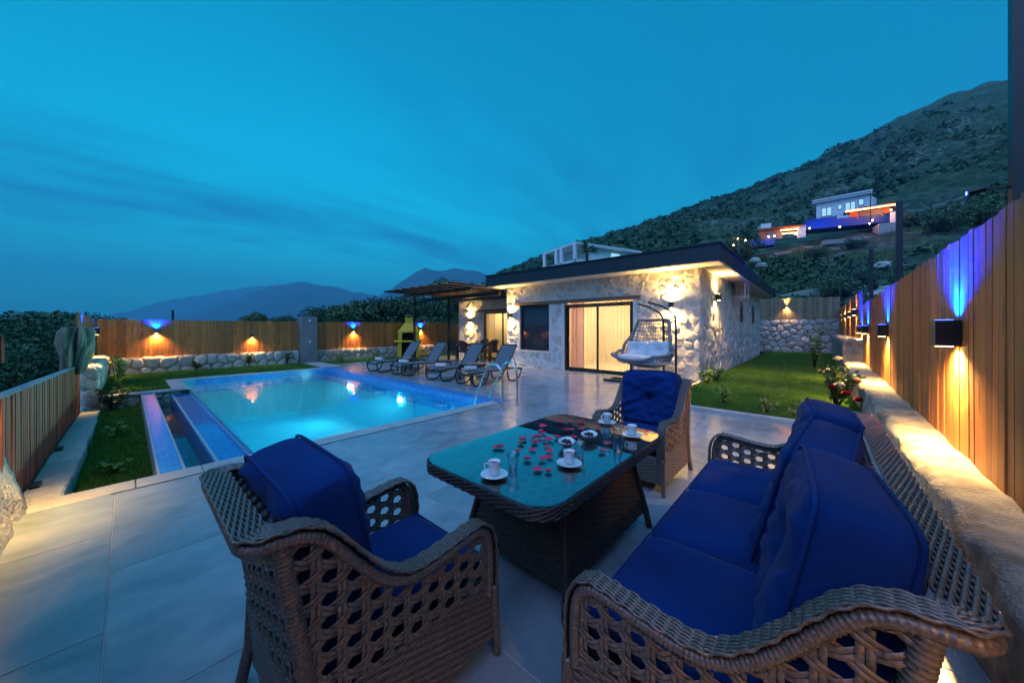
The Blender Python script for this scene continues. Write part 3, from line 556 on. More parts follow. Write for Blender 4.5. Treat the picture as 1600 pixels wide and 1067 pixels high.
# rough block at the near left
def rough_block(name, label, x0, x1, y0, y1, z0, z1, step=.05, amp=.025, mat='rough_concrete', seed=0, fr=1):
    m = MB(); nx = max(2, round((x1 - x0) / step)); ny = max(2, round((y1 - y0) / step)); nh = max(2, round((z1 - z0) / step)); cache = {}
    def P(i, j, k):
        key = (i, j, k)
        if key not in cache:
            x = x0 + (x1 - x0) * i / nx; y = y0 + (y1 - y0) * j / ny; z = z0 + (z1 - z0) * k / nh
            n = Vector((fnz(x * 3.1, y * 3.1, z * 4 + seed, 5), fnz(x * 3.1 + 9, y * 3.1, z * 4 + seed, 5), fnz(x * 2.7, y * 2.7 + 7, z * 3 + seed, 5)))
            cr = .5 if (k == nh and (j in (0, ny) or i in (0, nx))) else 0
            q = Vector((x, y, z)) + Vector((n.x * amp, n.y * amp, n.z * amp * (.55 if k == nh else 1)))
            if k == nh and j == ny: q += Vector((0, -.012 - abs(n.x) * .03, -.012 - abs(n.y) * .02))
            if k == nh and i == nx: q += Vector((-.012, 0, -.012))
            cache[key] = len(m.v); m.v.append(tuple(q))
        return cache[key]
    for i in range(nx):
        for j in range(ny): m.f.append((P(i, j, nh), P(i + 1, j, nh), P(i + 1, j + 1, nh), P(i, j + 1, nh)))
    for k in range(nh):
        for i in range(nx): m.f.append((P(i, 0, k), P(i + 1, 0, k), P(i + 1, 0, k + 1), P(i, 0, k + 1))); m.f.append((P(i + 1, ny, k), P(i, ny, k), P(i, ny, k + 1), P(i + 1, ny, k + 1)))
        for j in range(ny): m.f.append((P(0, j + 1, k), P(0, j, k), P(0, j, k + 1), P(0, j + 1, k + 1))); m.f.append((P(nx, j, k), P(nx, j + 1, k), P(nx, j + 1, k + 1), P(nx, j, k + 1)))
    o = m.build(name, mat, org=Vector((x0, y0, z0)), smooth=True); return tag(o, label, 'wall', 'low stone garden walls')
rough_block('garden_wall', 'long low rough cement wall lit by lamps behind the blue sofa', -3.0, 13.45, -.86, -.50, -.05, .50, .045, .034, seed=1)
rough_block('garden_wall', 'higher rough cement wall step under the four warm fence lamps', 13.45, 24.95, -.98, -.50, -.05, 1.09, .09, .03, seed=5)
rough_block('garden_wall', 'rough stone wall stub at the corner of the patio with lit top', -.98, -.545, -2.5, 4.72, -.35, .50, .05, .035, 'limestone', seed=9)
stub = [o for o in bpy.data.objects if o.get('label', '').startswith('rough stone wall stub')][0]
for v in stub.data.vertices:                                  # inner face leaned back so the fence lamp's light catches it
    if v.co.x > .2: v.co.x += .03 - .14 * max(0, v.co.z - .30) / .55
stub.data.update()
fence('brown board fence standing on the rough wall stub beside the patio', (-.715, -2.5), (-.715, 4.40), .48, .48, 1.75, 1.72, 'left_wood', .112, side=-1)
# stone ledge below the left fence
ledge = thing('stone_ledge', 'stepped pale stone slab ledge below the dull brown fence', 'ledge', (-.5, 4.75, -.3))
y = 4.74; k = 0
while y < 10.95:
    ln = random.uniform(.35, .75); z = -.055 - (y - 4.74) * .032; m = MB(); x1 = -.365 + random.uniform(-.02, .02)
    m.box(-.62, x1, y + .006, min(10.98, y + ln) - .006, -.5, z + random.uniform(-.01, .01), .015); m.build('stone_slab', 'limestone', ledge, world=True); y += ln
for (yy) in (5.35, 7.05):
    o = MB().box(-.60, -.54, yy, yy + .16, -.07 - (yy - 4.74) * .032, -.02 - (yy - 4.74) * .032, .006).build('cable_box', 'black_box', org=Vector((-.57, yy, -.06)))
    tag(o, 'small black cable box on the stone ledge nearer the patio' if yy < 6 else 'small black cable box halfway along the stone ledge', 'box', 'black boxes on the stone ledge')
# grey pillar
pl = thing('gate_pillar', 'square grey rendered pillar between the two back fence runs', 'pillar', (4.93, 15.7, 0))
MB().box(4.655, 5.205, 15.42, 15.96, -.1, 1.88, .01).build('shaft', 'pillar_grey', pl, world=True)
for z in (1.72, .86): MB().tube([(4.93, 15.425, z), (4.93, 15.395, z)], .045, 14).build('round_lamp', 'ac_white', pl, world=True)

# ================================================================== HOUSE
HX, SY = 9.78, 2.27
house = thing('stone_house', 'single storey pale stone house with flat dark roof and lit windows', 'house', (10, 5, 0))
def wl(*bx, mat='pale_mortar', name='wall'):
    m = MB()
    for b in bx: m.box(*b)
    return m.build(name, mat, house, world=True)
front = wl((HX, HX + .24, SY + .01, 3.95, 0, 2.97), (HX, HX + .24, 6.45, 6.93, 0, 2.97), (HX, HX + .24, 8.40, 9.0, 0, 2.97), (HX, HX + .24, 3.95, 6.45, 2.25, 2.97), (HX, HX + .24, 6.93, 8.40, 2.25, 2.97), (HX, HX + .24, 6.93, 8.40, 0, .54))
FF = ((HX + .012, 0, 0), (0, 1, 0), (0, 0, 1), (-1, 0, 0))
front.location = (0, 0, 0)
for rc, sz in (((SY + .0, 9.02, 2.37, 2.97), .245), ((SY, 3.92, 0, 2.35), .245), ((6.50, 6.90, .0, 2.22), .25), ((6.92, 8.42, 0, .55), .25), ((8.44, 9.02, .0, 2.35), .25)):
    stones(rc, sz, FF, front, 'limestone', proud=.018, joint=.015)
side = wl((HX + .01, 21.6, SY, SY + .24, 0, 2.97))
SF = ((0, SY + .012, 0), (1, 0, 0), (0, 0, 1), (0, -1, 0))
stones((HX - .02, 21.6, 0.0, 2.97), .36, SF, side, 'limestone', proud=.020, joint=.016)
wl((HX + .24, 11.2, 8.76, 9.0, 0, 2.97), (21.36, 21.6, SY + .24, 9.0, 0, 2.97), (13.9, 21.3, 8.76, 9.0, 0, 2.97))
rec = wl((11.22, 11.46, 11.84, 13.65, 0, 2.72), (11.22, 11.46, 9.0, 11.84, 2.14, 2.72), (11.22, 11.46, 9.0, 10.1, 0, 2.14), (11.46, 17, 13.41, 13.65, 0, 2.72))
RF = ((11.232, 0, 0), (0, 1, 0), (0, 0, 1), (-1, 0, 0))
stones((11.86, 13.67, 0, 2.24), .34, RF, rec, 'limestone', proud=.02, joint=.018); stones((9.02, 13.67, 2.30, 2.72), .32, RF, rec, 'limestone', proud=.02, joint=.018)
# roof: fascia band, soffit
rf = MB(); rf.box(9.1, 21.9, 1.71, 9.48, 2.985, 3.37); roof = rf.build('roof', 'fascia', house, world=True)
rf = MB(); rf.box(9.06, 12.6, 1.68, 2.2, 3.371, 3.41); rf.box(9.06, 9.3, 2.2, 9.5, 3.371, 3.40); rf.build('parapet_cap', 'fascia', roof, world=False, org=None)
bpy.data.objects['parapet_cap'].location = -house.location
MB().box(9.13, 21.87, 1.74, 9.45, 2.962, 2.983).build('soffit', 'plaster', house, world=True)
MB().box(10.95, 17, 9.49, 13.9, 2.725, 2.93).build('roof', 'fascia', house, world=True)
for (q, h, r) in ((at(1098, 378, 10.2), .45, .022), (at(1063, 383, 10.6), .16, .02)):
    m = MB(); m.tube([(q.x, q.y, 3.36), (q.x, q.y, 3.40 + h)], r, 8); m.box(q.x - .06, q.x + .06, q.y - .06, q.y + .06, 3.37, 3.41); o = m.build('vent_pipe', 'ac_white', house, world=True)
# timber lintels
MB().box(HX - .045, HX + .1, 3.80, 8.63, 2.245, 2.355, .006).build('lintel', 'lintel_wood', house, world=True)
MB().box(11.17, 11.3, 9.9, 12.2, 2.155, 2.28, .006).build('lintel', 'lintel_wood', house, world=True)
# plaster reveals
for (a, b, z0, z1) in ((3.945, 4.02, 0, 2.245), (6.38, 6.455, 0, 2.245), (6.925, 6.99, .54, 2.245), (8.33, 8.405, .54, 2.245)): MB().box(HX - .03, HX + .2, a, b, z0, z1).build('reveal', 'plaster', house, world=True)
MB().box(HX - .03, HX + .2, 6.99, 8.33, .54, .60).build('window_sill', 'plaster', house, world=True)
def frame_mb(x, y0, y1, z0, z1, b, th=.06):
    m = MB(); m.box(x, x + th, y0, y0 + b, z0, z1); m.box(x, x + th, y1 - b, y1, z0, z1); m.box(x, x + th, y0 + b, y1 - b, z1 - b, z1); m.box(x, x + th, y0 + b, y1 - b, z0, z0 + b); return m
sd = MB(); sdo = frame_mb(HX + .02, 4.03, 6.37, .005, 2.19, .055, .12).build('sliding_door', 'dark_metal', house, world=True)
ho = Vector(house.location)
def sub(mb, name, mat, par): o = mb.build(name, mat, par); o.location = -ho; return o
sub(frame_mb(HX + .04, 4.09, 5.21, .06, 2.13, .05, .045), 'sash', 'dark_metal', sdo); sub(frame_mb(HX + .09, 5.19, 6.31, .06, 2.13, .05, .045), 'sash', 'dark_metal', sdo)
sub(MB().box(HX + .055, HX + .061, 4.14, 5.16, .11, 2.08), 'pane', 'pane', sdo); sub(MB().box(HX + .105, HX + .111, 5.24, 6.26, .11, 2.08), 'pane', 'pane', sdo)
sub(MB().box(HX + .06, HX + .09, 6.23, 6.26, .95, 1.15), 'handle', 'steel', sdo)
wno = frame_mb(HX + .04, 7.0, 8.32, .61, 2.19, .05, .08).build('window', 'dark_metal', house, world=True)
sub(MB().box(HX + .07, HX + .076, 7.05, 8.27, .66, 2.14), 'pane', 'pane', wno)
bl = MB()
for i in range(12): bl.box(HX + .15, HX + .16 + .006 * (i % 2), 7.03 + i * .105, 7.03 + (i + 1) * .105 - .004, .62, 2.18)
sub(bl, 'blind', 'blind', wno)
rdo = frame_mb(11.24, 10.12, 11.82, .005, 2.14, .06, .1).build('sliding_door', 'dark_metal', house, world=True)
sub(MB().box(11.25, 11.30, 10.60, 10.66, .06, 2.08), 'mullion', 'dark_metal', rdo); sub(MB().box(11.27, 11.276, 10.66, 11.76, .06, 2.08), 'pane', 'pane', rdo); sub(MB().box(11.277, 11.283, 10.18, 10.60, .06, 2.08), 'pane', 'pane', rdo)
# interior of living room
rm = MB(); rm.add([(10.03, 3.0, 0), (13.4, 3.0, 0), (13.4, 8.7, 0), (10.03, 8.7, 0), (10.03, 3.0, 2.7), (13.4, 3.0, 2.7), (13.4, 8.7, 2.7), (10.03, 8.7, 2.7)], [(0, 1, 2, 3), (7, 6, 5, 4), (0, 1, 5, 4), (1, 2, 6, 5), (2, 3, 7, 6)])
rm.build('room', 'interior', house, world=True); MB().box(10.02, 13.3, 6.85, 6.9, 0.01, 2.69).build('partition', 'interior', house, world=True)
idr = MB(); idr.box(13.33, 13.38, 4.0, 4.9, .02, 2.1); idr.build('inner_door', 'lintel_wood', house, world=True)
def curtain(y0, y1, x, z0, z1, amp, wl_, mat, name='curtain', par=None):
    m = MB(); m.grid(lambda u, v: (x + amp * math.sin((y0 + (y1 - y0) * u) * 2 * PI / wl_ + 1.6 * math.sin(u * 11) + 1.1 * math.sin(u * 23)) * (.7 + .3 * v) * (.6 + .8 * abs(nz(u * 9, 3))) , y0 + (y1 - y0) * u, z0 + (z1 - z0) * v), int((y1 - y0) / wl_ * 10), 6); return m.build(name, mat, house, smooth=True, world=True)
curtain(5.86, 6.42, 10.20, .03, 2.4, .035, .12, 'curtain_mauve'); curtain(3.92, 5.84, 10.26, .03, 2.4, .028, .10, 'sheer')
curtain(10.05, 11.8, 11.55, .03, 2.2, .04, .16, 'curtain')
light('room_light', 'AREA', Vector((11.5, 5.2, 2.6)) - ho, 38, (1, .70, .34), house, size=1.2, aim=(0, 0, -1))
light('room_light', 'POINT', Vector((12.2, 11, 1.9)) - ho, 18, (1, .72, .30), house, size=.15)
rb = MB(); rb.add([(11.47, 9.02, 0), (14, 9.02, 0), (14, 13.4, 0), (11.47, 13.4, 0), (11.47, 9.02, 2.7), (14, 9.02, 2.7), (14, 13.4, 2.7), (11.47, 13.4, 2.7)], [(0, 1, 2, 3), (7, 6, 5, 4), (0, 1, 5, 4), (1, 2, 6, 5), (2, 3, 7, 6)]); rb.build('room', 'interior', house, world=True)
# small windows on the side wall
for x in (15.6, 18.7):
    o = MB().box(x, x + .55, SY - .035, SY + .05, 1.62, 2.42).build('window', 'lintel_wood', house, world=True)
    sub(MB().box(x + .06, x + .49, SY - .045, SY - .037, 1.68, 2.36), 'pane', 'blind', o)

# ---- wall lamps
def wall_lamp(label, p, nrm, zdown=True, up='warm', w_=.10, dp=.12, h=.19, pd=10, pu=10, group='wall lamps', cone=80, upcone=60, cat='lamp'):
    rz = math.atan2(nrm[1], nrm[0]); t = thing('wall_lamp', label, cat, p, rz, group)
    MB().box(.0, dp, -w_ / 2, w_ / 2, -h / 2, h / 2).build('housing', 'black_box', t)
    m = MB(); m.tube([(dp * .55, 0, -h / 2 + .002), (dp * .55, 0, -h / 2 - .004)], min(w_, dp) * .36, 14); m.build('lens', 'lamp_warm', t)
    light('down_light', 'SPOT', (dp * .55, 0, -h / 2 - .012), pd, (1, .60, .17), t, aim=(-.10, 0, -1), size=.025, cone=min(165, cone + 25), blend=1)
    if up:
        m = MB(); m.tube([(dp * .55, 0, h / 2 - .002), (dp * .55, 0, h / 2 + .004)], min(w_, dp) * .36, 14); m.build('lens', 'lamp_warm' if up == 'warm' else 'lamp_blue', t)
        light('up_light', 'SPOT', (dp * .55, 0, h / 2 + .012), pu, (1, .60, .17) if up == 'warm' else (.0, .012, 1), t, aim=(-.10, 0, 1), size=.025, cone=min(165, upcone + 25), blend=1)
    return t
FY = lambda x: (-.665 - .0152 * (x + 3)) + .012
GW = 'lamps on the honey timber fence'
for x, lb in ((4.06, 'black box lamp with blue uplight on the fence, the largest in view'), (8.15, 'black fence lamp with blue uplight, second from the camera'), (11.9, 'black fence lamp with blue uplight, third from the camera'), (14.0, 'small black fence lamp at the step in the wall'), (.35, 'black fence lamp above the near end of the sofa'), (-2.2, 'black fence lamp behind the near armchair side')):
    wall_lamp(lb, (x, FY(x), 1.365), (0, 1), up='blue', w_=.15, pd=95 if x > 2 else 13, pu=620 if x > 2 else 80, cone=130, upcone=118, group=GW)
for x, lb in ((15.6, 'warm lamp on the taller fence nearest the wall step'), (18.0, 'warm lamp on the taller fence, second past the wall step'), (20.6, 'warm lamp on the taller fence, third past the wall step'), (23.3, 'warm lamp on the taller fence closest to the stone end wall')):
    wall_lamp(lb, (x, -.90, 1.92), (0, 1), up='warm', pd=26, pu=20, cone=75, upcone=65, group=GW)
GB = 'lamps on the back and side fences'
wall_lamp('blue and amber lamp on the back fence near the short side fence', (.62, 15.765, 1.31), (0, -1), up='blue', w_=.08, dp=.08, h=.13, pd=38, pu=330, cone=105, upcone=110, group=GB)
wall_lamp('plain amber lamp on the back fence before the grey pillar', (3.1, 15.765, 1.12), (0, -1), up=None, w_=.08, dp=.08, h=.10, pd=22, cone=105, group=GB)
wall_lamp('blue and amber lamp on the fence just past the grey pillar', (6.83, 15.765, 1.33), (0, -1), up='blue', w_=.08, dp=.08, h=.13, pd=38, pu=330, cone=100, upcone=110, group=GB)
wall_lamp('blue and amber fence lamp beside the yellow barbecue', (10.35, 15.765, 1.37), (0, -1), up='blue', w_=.08, dp=.08, h=.13, pd=38, pu=330, cone=100, upcone=110, group=GB)
wall_lamp('black lamp with blue uplight in the corner of the short fence', (-.628, 14.75, 1.32), (1, 0), up='blue', pd=40, pu=300, group=GB)
wall_lamp('fence lamp half hidden behind the draped grey cloth', (-.628, 11.4, 1.32), (1, 0), up='blue', pd=40, pu=300, group=GB)
wall_lamp('fence lamp over the rough wall stub by the patio', (-.70, 4.25, 1.25), (1, 0), up='blue', pd=34, pu=60, cone=92, group=GB)
wall_lamp('warm lamp on the weathered fence above the rubble end wall', (24.96, 1.38, 2.68), (-1, 0), up='warm', w_=.09, dp=.09, h=.14, pd=30, pu=26, cone=90, group=GB)
GH = 'lamps on the stone house'
wall_lamp('up and down lamp on the house front behind the hanging chair', (HX - .035, 2.95, 2.03), (-1, 0), up='warm', w_=.10, dp=.11, h=.16, pd=80, pu=66, cone=140, upcone=140, group=GH)
wall_lamp('up and down lamp between the dark window and the pergola', (HX - .035, 8.75, 1.89), (-1, 0), up='warm', w_=.10, dp=.11, h=.16, pd=52, pu=44, cone=130, upcone=135, group=GH)
wall_lamp('up and down lamp on the recessed wall above the dining set', (11.18, 12.75, 1.80), (-1, 0), up='warm', w_=.10, dp=.11, h=.16, pd=52, pu=44, cone=130, upcone=135, group=GH)
wall_lamp('up and down lamp on the house side beside the air conditioner', (11.4, SY - .035, 2.30), (0, -1), up='warm', w_=.10, dp=.13, h=.18, pd=52, pu=44, cone=130, upcone=135, group=GH)
# ================================================================== WICKER FURNITURE
def inpoly(x, y, P):
    c = False; n = len(P); j = n - 1
    for i in range(n):
        xi, yi = P[i]; xj, yj = P[j]
        if (yi > y) != (yj > y) and x < (xj - xi) * (y - yi) / (yj - yi) + xi: c = not c
        j = i
    return c
def kagome(mb, poly, s, fn, sx=1.4, hw=.0122, amp=.0052, keep=None):
    """open cane weave: three directions of double strands, over and under, clipped to poly (u, v)"""
    P = [(p[0] / sx, p[1]) for p in poly]; xs = [p[0] for p in P]; ys = [p[1] for p in P]
    cx, cyy = (min(xs) + max(xs)) / 2, (min(ys) + max(ys)) / 2; rad = math.hypot(max(xs) - min(xs), max(ys) - min(ys)) / 2 + s
    a = s / 3 ** .5; st = a / 3.0; NN = [(math.cos(k * PI / 3), math.sin(k * PI / 3)) for k in range(3)]
    for k in range(3):
        nx, ny = NN[k]; tx, ty = -ny, nx; c0 = nx * cx + ny * cyy; t0 = tx * cx + ty * cyy
        for i in range(math.floor((c0 - rad) / s), math.ceil((c0 + rad) / s) + 1):
            c = (i + .5) * s; ns = int(2 * rad / st)
            for sd in (-1, 1):
                off = c + sd * hw / 2 * 1.04; last = None
                for q in range(ns + 1):
                    t = t0 - rad + q * st; x = nx * off + tx * t; y = ny * off + ty * t
                    if not inpoly(x, y, P) or (keep and not keep(x * sx, y)): last = None; continue
                    o = 0.0; xc = nx * c + tx * t; yc = ny * c + ty * t
                    for j in range(3):
                        if j == k: continue
                        vv = (NN[j][0] * xc + NN[j][1] * yc) / s - .5; dd = abs(vv - round(vv)) * s / (a * .8660254)
                        if dd < .5: o += (1 if (j - k) % 3 == 1 else -1) * math.cos(dd * PI)
                    o *= amp
                    ring = []
                    for (w_, h_) in ((-.5, 0), (0, .0042), (.5, 0)):
                        xx = x + nx * w_ * hw * .94; yy = y + ny * w_ * hw * .94; ring.append(len(mb.v)); mb.v.append(tuple(fn(xx * sx, yy, o + h_)))
                    if last:
                        mb.f.append((last[0], last[1], ring[1], ring[0])); mb.f.append((last[1], last[2], ring[2], ring[1]))
                    last = ring
def hweave(mb, u0, u1, v0, v1, fn, rh=.0135, pitch=.046, amp=.003, inside=None, step=.0115):
    n = max(1, round((v1 - v0) / rh)); m = max(2, round((u1 - u0) / step))
    bk = {}
    for i in range(m + 1):
        for r in range(n + 1):
            u, v = u0 + (u1 - u0) * i / m, v0 + (v1 - v0) * r / n
            if inside and not inside(u, min(max(v, v0 + .001), v1 - .001)): continue
            bk[i, r] = len(mb.v); mb.v.append(tuple(fn(u, v, -.0045)))
    for i in range(m):
        for r in range(n):
            q = [(i, r), (i + 1, r), (i + 1, r + 1), (i, r + 1)]
            if all(k in bk for k in q): mb.f.append(tuple(bk[k] for k in q))
    for r in range(n):
        v = v0 + (v1 - v0) * (r + .5) / n; last = None; h2 = (v1 - v0) / n * .48
        for i in range(m + 1):
            u = u0 + (u1 - u0) * i / m
            if inside and not inside(u, v): last = None; continue
            o = amp * math.cos(PI * u / pitch + r * PI); ring = []
            for (w_, h_) in ((-1, -.0015), (0, .003), (1, -.0015)): ring.append(len(mb.v)); mb.v.append(tuple(fn(u, v + w_ * h2, o + h_)))
            if last: mb.f.append((last[0], last[1], ring[1], ring[0])); mb.f.append((last[1], last[2], ring[2], ring[1]))
            last = ring
def wrapped_tube(mb, pts, r, pitch=.013, n=9, bump=.07, taper=None):
    P = resample(pts, pitch / 3)
    m = len(P)
    mb.tube(P, lambda i: r * (taper(i / (m - 1)) if taper else 1) * (1 + (bump if i % 3 else -bump * 1.6)), n)
def pillow(w, h, t, seed=0, tuft=True, n=44, wr=1.0, sag=0.0):
    m = MB(); rf_ = random.Random(seed * 7 + 1); folds = []
    for k in range(7):
        a = rf_.uniform(0, 2 * PI); c, s = math.cos(a), math.sin(a); q = .96 / max(abs(c), abs(s)); folds.append((c * q * w / 2, s * q * h / 2, a + PI + rf_.uniform(-.5, .5), rf_.uniform(.12, .26), rf_.uniform(.008, .018) * wr))
    def side(sg):
        def fn(a, b):
            u, v = math.sin((a - .5) * PI), math.sin((b - .5) * PI); e = max(0, (1 - abs(u) ** 7)) * max(0, (1 - abs(v) ** 7)); th = t / 2 * e ** .24
            y = u * w / 2 * (1 - .06 * v ** 6); z = v * h / 2 * (1 - .07 * u ** 6)
            r = math.hypot(y, z); ang = math.atan2(z, y)
            wrk = (abs(fnz(y * 5 + seed, z * 11 + seed, sg, 3)) - .25) * .030 * wr + math.sin(ang * 9 + 3 * nz(seed, r * 6)) * .0035 * wr * min(1, r / .1) * math.exp(-r / .16) + .010 * wr * nz(y * 3.3 + seed, z * 3.3, 4 + sg)
            for (fu, fv, fa, fl_, fA) in folds:
                du, dv = y - fu, z - fv; al = du * math.cos(fa) + dv * math.sin(fa); pe = -du * math.sin(fa) + dv * math.cos(fa)
                if 0 < al < fl_: wrk -= fA * math.exp(-(pe / (.010 + al * .05)) ** 2) * math.sin(PI * al / fl_); wrk += fA * .7 * math.exp(-((pe - .028) / .016) ** 2) * math.sin(PI * al / fl_)
            x = th + wrk * min(1, e * 1.6)
            if tuft: x -= t * .26 * math.exp(-(r / .035) ** 2) + t * .20 * math.exp(-(r / .13) ** 2)
            if abs(u) > .999 or abs(v) > .999: x = 0
            x -= 0
            z -= sag * (1 - v) * .0
            return (sg * x, y, z)
        return fn
    m.grid(side(1), n, n); m.grid(side(-1), n, n)
    return m
def piping(pil, w, h, mat, parent, r=.0065):
    Q = []
    for k in range(160):
        a = 2 * PI * k / 160; c, s = math.cos(a), math.sin(a); q = 1 / max(abs(c), abs(s)); u, v = c * q, s * q; Q.append((0, u * w / 2 * (1 - .06 * v ** 6), v * h / 2 * (1 - .07 * u ** 6)))
    m = MB(); m.tube(Q, r, 6, closed=True); return m.build('piping', mat, pil, smooth=True)
def rrect0(hx, hy, r):
    P = []
    for (cx, cyy, a0) in ((hx - r, hy - r, 0), (-hx + r, hy - r, 90), (-hx + r, -hy + r, 180), (hx - r, -hy + r, 270)):
        for i in range(5): a = R(a0 + 90 * i / 4); P.append((cx + r * math.cos(a), cyy + r * math.sin(a)))
    return P
def seat_cushion(lx, ly, t, seed):
    m = MB(); n = 22
    def fn(sg):
        def f(a, b):
            u, v = math.sin((a - .5) * PI), math.sin((b - .5) * PI); e = (1 - abs(u) ** 9) * (1 - abs(v) ** 9)
            z = sg * (t / 2 * max(0, e) ** .35 + (.010 * (1 - u * u) * (1 - v * v) if sg > 0 else 0)) + (.005 * nz(u * 2 + seed, v * 2) * e if sg > 0 else 0)
            return (u * lx / 2, v * ly / 2, z)
        return f
    m.grid(fn(1), n, n); m.grid(fn(-1), n, n); m.tube([(x, y, t * .30) for x, y in rrect0(lx / 2 - .006, ly / 2 - .006, .012)], .005, 6, closed=True); return m
PF = [(.452, .27), (.456, .36), (.455, .45), (.444, .52), (.415, .57), (.36, .595), (.27, .588), (.16, .574), (.07, .572), (.01, .592), (-.05, .638), (-.11, .705), (-.165, .775), (-.215, .830), (-.27, .862), (-.33, .873), (-.36, .874)]
def seat(name, label, cat, W, nc, group, loc, rz, seed=0, dark=False):
    t = thing(name, label, cat, loc, rz, group); hw = W / 2; rc = .07
    side = catmull([(x, 0, z) for x, z in PF], 6)
    path = [(Vector((p.x, -hw, p.z)), Vector((0, 1, 0))) for p in side]
    for i in range(1, 8):
        a = -PI / 2 - (PI / 2) * i / 8; path.append((Vector((-.36 + rc * math.cos(a), -hw + rc + rc * math.sin(a), .874)), Vector((-math.cos(a), -math.sin(a), 0))))
    nb = max(6, int(W / .06))
    for i in range(nb + 1): path.append((Vector((-.43, -hw + rc + (W - 2 * rc) * i / nb, .874)), Vector((1, 0, 0))))
    for p, l in reversed(path[:len(side) + 7]): path.append((Vector((p.x, -p.y, p.z)), Vector((l.x, -l.y, l.z))))
    # resample with lateral
    pts = [p for p, l in path]; cum = [0]
    for a, b in zip(pts, pts[1:]): cum.append(cum[-1] + (b - a).length)
    st = .0075; M = int(cum[-1] / st); S = []; j = 0
    for i in range(M + 1):
        d = min(cum[-1] * i / M, cum[-1] - 1e-6)
        while cum[j + 1] < d: j += 1
        f = (d - cum[j]) / max(1e-9, cum[j + 1] - cum[j]); p = pts[j].lerp(pts[j + 1], f); l = path[j][1].lerp(path[j + 1][1], f).normalized(); S.append((p, l))
    br = MB(); NS = 11; lam = .060
    frames = []
    for i, (p, l) in enumerate(S):
        T = (S[min(i + 1, M)][0] - S[max(i - 1, 0)][0]).normalized(); Nn = l.cross(T).normalized()
        onback = max(0, min(1, (abs(l.x) - .2) * 2)); frames.append((p, l, Nn, .070 + .010 * onback))
    for k in range(NS):
        Q = []
        for i, (p, l, Nn, bw) in enumerate(frames):
            ph = 2 * PI * i * st / lam + k * PI; dlt = bw / NS
            Q.append(p + l * (dlt * (k + .5) + dlt * .40 * math.sin(ph)) + Nn * (.0030 * math.cos(ph)))
        br.tube(Q, lambda i: frames[i][3] / NS * .66, 5)
    br.build('braided_rim', 'wicker', t, smooth=True)
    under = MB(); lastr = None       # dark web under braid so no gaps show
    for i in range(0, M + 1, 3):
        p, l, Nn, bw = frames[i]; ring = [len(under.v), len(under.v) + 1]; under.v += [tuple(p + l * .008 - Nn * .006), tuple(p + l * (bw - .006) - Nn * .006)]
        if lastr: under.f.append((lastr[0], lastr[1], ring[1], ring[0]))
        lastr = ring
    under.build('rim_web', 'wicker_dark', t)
    tb = MB(); wrapped_tube(tb, [p + l * .020 - Nn * .030 for (p, l, Nn, bw) in frames[::4]], .0172); tb.build('wrapped_frame', 'wicker', t, smooth=True)
    for sg in (-1, 1):
        lg = MB(); wrapped_tube(lg, [(.452, sg * (hw - .02), .30), (.455, sg * (hw - .016), .15), (.462, sg * (hw - .010), .0)], .021, taper=lambda k: 1 - .25 * k); lg.build('leg', 'wicker', t, smooth=True)
        lg = MB(); wrapped_tube(lg, [(-.335, sg * (hw - .03), .845), (-.30, sg * (hw - .025), .62), (-.265, sg * (hw - .02), .38), (-.275, sg * (hw - .012), .15), (-.305, sg * (hw - .0), .0)], .0225, taper=lambda k: 1 - .25 * max(0, k - .6)); lg.build('leg', 'wicker', t, smooth=True)
    # side panels
    top = [(p.x, p.z - .045) for p in side if p.z > .5 and p.x > -.32]
    poly = [(.425, .10)] + [(.428, .46)] + [(x if x < .42 else .428, z) for x, z in top] + [(-.322, .825), (-.278, .42), (-.285, .10)]
    fl = lambda z: .012 * max(0, (.42 - z) / .3)
    for sg in (-1, 1):
        fn = lambda u, v, o: (u, sg * (hw - .022 + fl(v) + o), v)
        m = MB(); kagome(m, poly, .057, fn, 1.25, keep=lambda u, v: v > .325); m.build('cane_panel', 'wicker', t, smooth=True)
        m = MB(); hweave(m, -.272, .435, .085, .335, fn, inside=lambda u, v: inpoly(u, v, [(.44, .05), (.44, .6), (-.27, .6), (-.27, .05)])); m.build('woven_skirt', 'wicker', t, smooth=True)
    bx = lambda v: -.325 + (.84 - v) * .075
    fnb = lambda u, v, o: (bx(v) - o, u, v)
    m = MB(); kagome(m, [(-hw + .05, .33), (hw - .05, .33), (hw - .05, .835), (-hw + .05, .835)], .058, fnb); m.build('back_panel', 'wicker', t, smooth=True)
    m = MB(); hweave(m, -hw + .02, hw - .02, .085, .335, fnb); m.build('woven_skirt', 'wicker', t, smooth=True); m = MB(); hweave(m, -hw + .02, hw - .02, .085, .31, lambda u, v, o: (.447 + o, u, v)); m.build('woven_skirt', 'wicker', t, smooth=True)
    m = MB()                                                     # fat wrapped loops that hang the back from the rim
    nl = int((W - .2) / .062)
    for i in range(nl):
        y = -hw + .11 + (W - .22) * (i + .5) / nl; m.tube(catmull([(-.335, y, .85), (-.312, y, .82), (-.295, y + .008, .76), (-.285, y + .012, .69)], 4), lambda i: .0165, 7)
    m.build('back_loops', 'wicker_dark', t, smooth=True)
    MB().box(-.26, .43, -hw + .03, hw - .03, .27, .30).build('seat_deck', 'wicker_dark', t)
    cw = (W - .17) / nc
